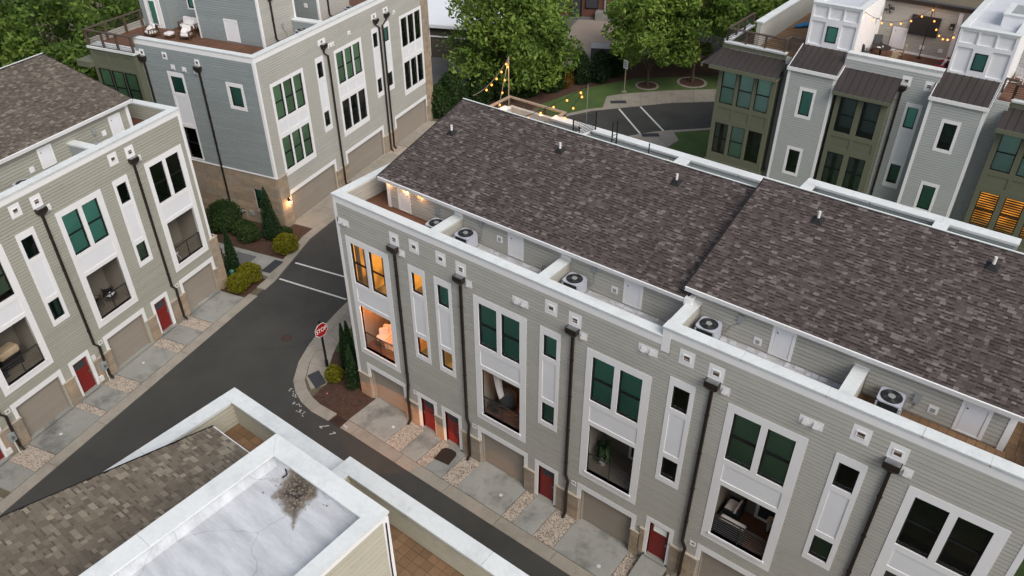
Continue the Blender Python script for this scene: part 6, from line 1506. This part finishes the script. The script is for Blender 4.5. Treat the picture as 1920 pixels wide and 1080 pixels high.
ps = empty('park_sign', (-10.44,45.12,0), R(-20), 'small white notice sign on a pale post on the far lawn', 'sign'); MB().box(-.04,.04,-.04,.04,0,3.0).build('post','wood_tan',ps); MB().box(-.32,.32,-.06,-.041,2.3,3.15).build('plate','sign_white',ps)
for i in range(3): MB().box(-.2,.2-.05*i,-.065,-.061,2.5+i*.18,2.56+i*.18).build('lettering','fabric_navy',ps)
MB().cyl((0,0,0),.28,.06,12).build('footing','concrete',ps)
q = empty('utility_pedestal', (-13.9,2.35,0), 0, 'small green utility pedestal between the conifers and the yellow bushes', 'utility box'); MB().cyl((0,0,0),.16,.55,12).build('body','util_green',q); MB().cyl((0,0,.55),.18,.1,12,r2=.1).build('lid','util_green',q)
# bollard of light and small red marker in the mulch
mb = MB(T((-.75,-1.35,.02))); mb.cyl((0,0,0),.06,.05,8,r2=.03); o = tag(mb.build('marker_flag','sign_red'), 'tiny red marker lying on the mulch by the kerb', 'marker'); MB(T((-.75,-1.35,.07))).cyl((0,0,0),.02,.04,6).build('tip','fabric_white',o)
# fence bars far left behind the block
f_ = empty('iron_fence', (-24.0,33.0,0), R(35), 'low black iron fence at the edge of the far parking lot', 'fence')
for i in range(16): MB().box(i*.14-.01,i*.14+.01,-.01,.01,0,1.1).build('bar','frame_black',f_)
MB().box(0,2.2,-.02,.02,1.0,1.04).build('rail','frame_black',f_); MB().box(0,2.2,-.02,.02,.15,.19).build('rail','frame_black',f_)

# ------------------------------------------------------------------ buildings beyond
wh = empty('warehouse', (-31.6,41.3,0), R(24), 'low warehouse with a wide white flat roof and dark wall', 'warehouse')
MB().box(-30,6,.2,30,-.3,3.6).build('wall','warehouse_wall',wh)
mb = MB(); mb.poly(((-30.6,-.35,3.62),(6.6,-.35,3.62),(6.6,30.5,4.3),(-30.6,30.5,4.3))); mb.box(-30.6,6.6,-.35,-.2,3.3,3.6); mb.build('roof','warehouse_roof',wh)
for i in range(4): x = -9+i*4.2; MB().tube([(x,.05,3.4),(x,.05,.3),(x,-.2,.12)],.08,8).build('downpipe','trim_white',wh)
MB().box(-30,6,.08,.19,2.2,2.32).build('rail','trim_white',wh)
for i in range(20): x = -30.6+i*1.8; MB().box(x,x+.03,-.36,.2,3.63,3.66).build('roof_seam','cap_white',wh)
bb = empty('brick_building', (-25.2,64.2,0), R(26), 'dark red brick building with a loading bay beyond the trees', 'building')
MB().box(-16,26,.2,20,-.3,9).build('wall','brick_wall',bb); MB().box(-16.2,26.2,.0,20.2,9,9.3).build('roof','membrane_grey',bb)
for i, x in enumerate((-5,-1.2,2.4,6,10)): f = MB().box(x-.8,x+.8,.1,.25,1.0,3.0).build('window','frame_black',bb); MB().box(x-.7,x+.7,.06,.1,1.1,2.9).build('pane','plate_dark',f)
f = MB().box(-3.8,-2.4,.05,.3,0,2.3).build('door','frame_black',bb); MB().box(-3.6,-2.6,.02,.05,.1,2.2).build('leaf','plate_dark',f)
MB().tube([(.4,.1,8.8),(.4,.1,.1)],.12,8).build('downpipe','grey_box',bb); MB().box(-.6,5,-1.2,.2,.0,.9).build('loading_dock','concrete_grey',bb)
dm = empty('waste_container', (-17.3,51.6,0), R(30), 'dark waste container with a pale lid beside the conical hedge', 'dumpster'); MB().box(-1,1,-.7,.7,.1,1.4).build('body','fabric_grey',dm); MB(T((0,0,1.4)) @ RX(R(4))).box(-1.03,1.03,-.73,.73,0,.06).build('lid','grey_box',dm)
for sx in (-.8,.8): MB().box(sx-.06,sx+.06,-.76,-.7,.4,1.2).build('rib','fabric_grey',dm)
# ------------------------------------------------------------------ vegetation
def leaf_quad(mb, p, s, rn, tone, flat=.35, pt=None):
    n = Vector((rn.gauss(0,1),rn.gauss(0,1),rn.gauss(0,1)+flat)).normalized(); a = n.orthogonal().normalized(); a.rotate(Matrix.Rotation(rn.uniform(0,6.28),3,n)); b = n.cross(a)
    mb.tone = tone; w = s*rn.uniform(.5,.8)
    mb.poly([tuple(p-a*s), tuple(p-b*w*.7), tuple(p+a*s), tuple(p+b*w*.7)])
def tree(name, loc, H, Rr, seed, label, group=None, m='leaf_tree', n_leaf=9000, leafs=.22, base=.28, lean=(0,0), clumps=46, tone0=.5):
    rn = random.Random(seed); r = empty(name, loc, 0, label, 'tree', group)
    mb = MB(); hb = H*base*1.2
    mb.tube([(0,0,-.1),(lean[0]*.3,lean[1]*.3,hb*.6),(lean[0],lean[1],H*.75)], .028*H*.55+.05, 9, .03); 
    cl = []
    for i in range(clumps):
        u = rn.random(); z = H*(base+(1-base)*(.06+.9*u)); t = (z/H-base)/(1-base)
        prof = math.sin(math.pi*min(1,.14+.86*t*1.0))**.65 if t < .55 else math.cos((t-.55)/.45*math.pi/2)**.75
        a = rn.uniform(0,6.28); d = Rr*prof*math.sqrt(rn.uniform(.12,1))*.92
        c = Vector((d*math.cos(a)+lean[0]*t, d*math.sin(a)+lean[1]*t, z)); cr = Rr*rn.uniform(.17,.34)
        cl.append((c, cr, rn.uniform(-.22,.22)))
    for c, cr, tn in cl[::3]: mb.tube([(lean[0]*.4,lean[1]*.4,max(hb*.5,c.z*.45)), tuple((c+Vector((0,0,c.z*.4+hb*.2)))*.5), tuple(c)], .07, 5, .015)
    mb.build('trunk','bark',r)
    mb = MB(); mb.tone = .5; per = n_leaf//clumps
    for c, cr, tn in cl:
        for k in range(per):
            v = Vector((rn.gauss(0,1),rn.gauss(0,1),rn.gauss(0,1))).normalized(); rad = cr*rn.uniform(.35,1.05)**.5
            p = c+Vector((v.x*rad, v.y*rad, v.z*rad*.72)); 
            if p.z < H*base*.75: continue
            leaf_quad(mb, p, leafs*rn.uniform(.7,1.3), rn, min(1,max(0,tone0+tn+rn.gauss(0,.16))), .7)
    o = mb.build('crown', m, r); return r
def shrub(name, loc, h, rx, ry, seed, label, m, shape='round', n=1500, leafs=.05, cat='shrub', group=None, tips=0.0):
    rn = random.Random(seed); r = empty(name, loc, rn.uniform(0,6), label, cat, group)
    MB().tube([(0,0,-.05),(0,0,h*.4)],.03,6,.015).build('stem','bark',r)
    def prof(t):
        if shape == 'round': return math.sqrt(max(0,1-(2*t-1)**2))*.9+.1*(t<.5)
        if shape == 'cone': return max(.02,(1-t)**.75)*(1 if t > .08 else .6+5*t)
        return (1-t**2.6)**.6*(.75+.25*min(1,t*5))
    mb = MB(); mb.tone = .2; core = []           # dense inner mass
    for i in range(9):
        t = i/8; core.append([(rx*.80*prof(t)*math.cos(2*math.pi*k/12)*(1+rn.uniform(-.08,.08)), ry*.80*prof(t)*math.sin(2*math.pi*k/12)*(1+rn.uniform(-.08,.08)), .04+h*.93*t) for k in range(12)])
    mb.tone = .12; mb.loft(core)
    for i in range(n):
        t = rn.random()**(1.15 if shape == 'cone' else .95); a = rn.uniform(0,6.28); q = prof(t)*rn.uniform(.80,1.06)
        bump = 1+.10*math.sin(a*3+t*9+seed)+.06*math.sin(a*7-t*14)
        p = Vector((rx*q*bump*math.cos(a), ry*q*bump*math.sin(a), .03+h*t+rn.uniform(-.02,.04)))
        leaf_quad(mb, p, leafs*rn.uniform(.7,1.4), rn, min(1,max(0,.5+rn.gauss(0,.22)+.12*(t-.5))), .3)
    mb.build('foliage', m, r); return r
# corner of the long row
shrub('arborvitae', (-1.45,.72,.02), 3.1, .36, .36, 1, 'slim dark arborvitae nearest the stop sign', 'leaf_conifer','cone',2200,.06,'conifer','dark arborvitae at the house corners'); shrub('arborvitae', (-.85,.62,.02), 3.6, .42, .42, 2, 'tallest dark arborvitae between its two neighbours at the long row corner', 'leaf_conifer','cone',2600,.06,'conifer','dark arborvitae at the house corners'); shrub('arborvitae', (.0,-.12,.02), 2.9, .42, .42, 3, 'dark arborvitae hugging the stone pier of the long row', 'leaf_conifer','cone',2200,.06,'conifer','dark arborvitae at the house corners')
shrub('arborvitae', (-.2,1.0,.02), 3.5, .42, .42, 5, 'dark arborvitae set back along the hidden end wall of the long row', 'leaf_conifer','cone',2000,.06,'conifer','dark arborvitae at the house corners')
shrub('bush', (-1.22,-.38,.02), 1.0, .5, .5, 4, 'small olive green bush at the foot of the stop sign planting', 'leaf_gold','round',1400,.05); 
# between the left row and the corner block
shrub('bush', (-12.62,2.75,.02), 1.25, .82, .8, 6, 'round yellow green bush beside the dark tactile plate', 'leaf_gold','round',3000,.055); shrub('bush', (-12.35,1.7,.02), 1.12, .75, .72, 7, 'round yellow green bush next to the driveway of the sage row', 'leaf_gold','round',2800,.055); shrub('bush', (-13.55,6.45,.02), 1.3, .85, .85, 8, 'round yellow green bush alone in the mulch across the footpath', 'leaf_gold','round',3200,.055)
shrub('arborvitae', (-14.55,1.95,.02), 3.9, .55, .55, 9, 'tall slim conifer close to the stone corner pier of the sage row', 'leaf_conifer','cone',2600,.06,'conifer'); shrub('arborvitae', (-14.1,2.65,.02), 3.5, .5, .5, 10, 'slightly shorter slim conifer beside the green utility pedestal', 'leaf_conifer','cone',2600,.06,'conifer')
shrub('arborvitae', (-15.75,7.0,.02), 3.9, .72, .72, 11, 'broad dark conifer under the lit lantern of the corner block', 'leaf_conifer','cone',3200,.06,'conifer')
for i, (x, y, h, r_, lb) in enumerate(((-16.8,5.9,.9,.8,'low dark bush right of the downspout on the grey block side'),(-17.9,6.15,.9,.8,'low dark bush between two others below the grey block meters'),(-19.4,5.6,1.0,.95,'low dark bush left of the meters beside the footpath'),(-20.4,6.6,1.4,1.5,'large dark hedge mass below the green bay of the corner block'),(-15.2,7.6,.7,.55,'little green bush snug against the lantern pier'))): shrub('bush', (x,y,.02), h, r_, r_*.95, 20+i, lb, 'leaf_dark','round',2200,.07)
# far conical hedge
for i, (x, y, h, r_, lb) in enumerate(((-15.13,44.6,3.1,1.0,'clipped conical evergreen in the far hedge with an identical twin on its right'),(-13.8,46.0,3.1,1.0,'clipped conical evergreen in the far hedge nearest the white notice sign'),(-13.6,48.4,2.9,1.0,'darker conical evergreen set back in the far hedge'),(-16.3,41.2,3.2,1.2,'shaggy dark evergreen left of the clipped conical pair'),(-17.6,38.7,3.4,1.4,'broad dark evergreen under the spreading tree crown'),(-18.5,36.6,3.3,1.3,'dark evergreen behind the timber rail corner'),(-20.0,34.6,3.2,1.3,'dark evergreen behind the drooping bulb string'),(-21.2,32.0,3.4,1.4,'dark evergreen beside the farthest garage of the corner block'),(-20.9,29.9,2.9,1.1,'small rounded evergreen against the stone end of the corner block'))):
    shrub('evergreen', (x,y,0), h, r_, r_, 40+i, lb, 'leaf_dark' if i > 2 else 'leaf_conifer','egg',2600,.12,'evergreen','evergreens along the far lawn')
shrub('bush', (-15.6,42.6,0), 2.0, .8, .8, 70, 'pale flowering bush between the dark evergreens', 'leaf_orange','round',500,.09)
# trees
tree('shade_tree', (-19.4,38.7,0), 10.8, 6.1, 101, 'huge green shade tree spreading beside the white warehouse roof', None, n_leaf=19000, leafs=.23, base=.09, clumps=92)
tree('shade_tree', (-17.6,40.2,0), 8.6, 3.9, 107, 'drooping green tree standing behind the string light pole', None, n_leaf=9000, leafs=.24, base=.18, clumps=46, tone0=.42)
tree('shade_tree', (-9.43,47.83,0), 9.5, 4.4, 102, 'bright green tree in a ring of mulch beside the notice sign', None, n_leaf=10000, leafs=.22, base=.24, clumps=48, tone0=.55)
tree('shade_tree', (-6.31,51.29,0), 10.0, 4.8, 103, 'green tree in the second mulch ring by the curved pavement', None, n_leaf=10000, leafs=.22, base=.24, clumps=48)
tree('shade_tree', (-12.2,54.5,0), 11.5, 4.8, 104, 'yellowish green tree at the edge of the parking lot', None, n_leaf=9000, leafs=.24, base=.2, clumps=44, tone0=.68)
tree('shade_tree', (-1.2,56.0,0), 11.0, 5.4, 105, 'dark green tree behind the left bay of the grey block', None, n_leaf=9000, leafs=.25, base=.18, clumps=44, tone0=.45)
tree('shade_tree', (5.0,62.0,0), 12.5, 6.0, 106, 'tall tree beyond the roof deck with the blue parasol', None, n_leaf=8000, leafs=.27, base=.18, clumps=42)
tree('shade_tree', (-6.0,64.0,0), 12.5, 6.0, 108, 'large tree standing behind the mulch ring trees', None, n_leaf=8000, leafs=.27, base=.18, clumps=42, tone0=.45)
for i, (x, y, c) in enumerate(((-9.43,47.83,1.15),(-6.31,51.29,1.5))):
    o = MB(T((x,y,.0))).cyl((0,0,0),c,.05,22).build('tree_ring','concrete'); tag(o, kind='structure'); MB(T((x,y,.05))).cyl((0,0,0),c*.82,.01,22).build('mulch','mulch',o)
# wood behind the left row
FT = [(4,18,10,4.6,.45),(-1,20,11,5.0,.5),(9,20,10,4.4,.4),(-6,21,10.5,4.6,.52),(2,26,12,5.2,.5),(-9,27,12,5.4,.42),(8,28,12,5.2,.55),(14,27,12,5,.4),(-14,22,11,5,.5),(0,33,13,5.4,.45),(-8,35,13,5.6,.55),(8,36,13,5.6,.4),(16,36,13,5.6,.5),(18,22,11,4.6,.42),(-18,30,12,5.4,.48),(13,18,10,4,.5),(20,28,13,5,.45),(24,20,12,5,.5),(26,34,13,6,.45),(5,44,14,6,.5),(20,44,14,6,.45),(-10,46,14,6,.5)]
FL = ['dark tree crown pressed against the green bay of the corner block','bright tree behind the peak of the tan shingle roof','tree behind the guard rail of the corner roof deck','yellowing tree at the left edge of the wood','broad tree in the second rank of the wood','shadowed tree deep at the left of the wood','light green tree in the second rank behind the deck rail','dark tree behind the penthouse of the corner block','tree at the outer left of the wood','tall tree at the back of the wood','pale tall tree at the back left of the wood','dark tall tree at the back right of the wood','tall tree behind the penthouse roofs','shaded tree beside the penthouse','tree at the far left back of the wood','tree filling the gap beside the penthouse door','tree behind the folded deck chair','tree beyond the farther penthouse','tall tree far behind the farther penthouse','very tall tree in the last rank of the wood','very tall tree in the last rank behind the deck rail','very tall tree in the last rank at the left']
for i, ((u, v, h, r_, t0), lb) in enumerate(zip(FT, FL)):
    x, y = aw(u, v); tree('forest_tree', (x,y,0), h, r_, 200+i, lb, 'trees of the wood behind the left row', 'leaf_tree', n_leaf=6500, leafs=.25, base=.1, clumps=36, tone0=t0-.12)
for i, (u, v, h, r_, lb) in enumerate(((1.2,15.5,5.0,1.8,'golden leaved young tree behind the tan shingle roof'),(4.6,17.2,5.5,1.0,'small tree with a few orange leaves at the edge of the wood'))):
    x, y = aw(u, v); tree('young_tree', (x,y,0), h, r_, 300+i, lb, None, 'leaf_orange' if i else 'leaf_gold', n_leaf=1600, leafs=.16, base=.25, clumps=14)

for i, (x, y, h) in enumerate(((29.5,.2,1.6),(29.55,1.9,1.5),(29.5,3.6,1.7),(29.6,5.4,1.5))): shrub('bush', (x,y,.01), h, .55, .6, 90+i, ('dark clipped bush at the front corner of the paved end terrace','dark clipped bush second along the end wall of the long row','dark clipped bush third along the end wall of the long row','dark clipped bush last along the end wall of the long row')[i], 'leaf_dark','round',1500,.06)
tree('shade_tree', (36,8,0), 9.0, 3.6, 401, 'green tree on the lawn past the end of the long row', None, n_leaf=6000, leafs=.2, base=.22, clumps=36)
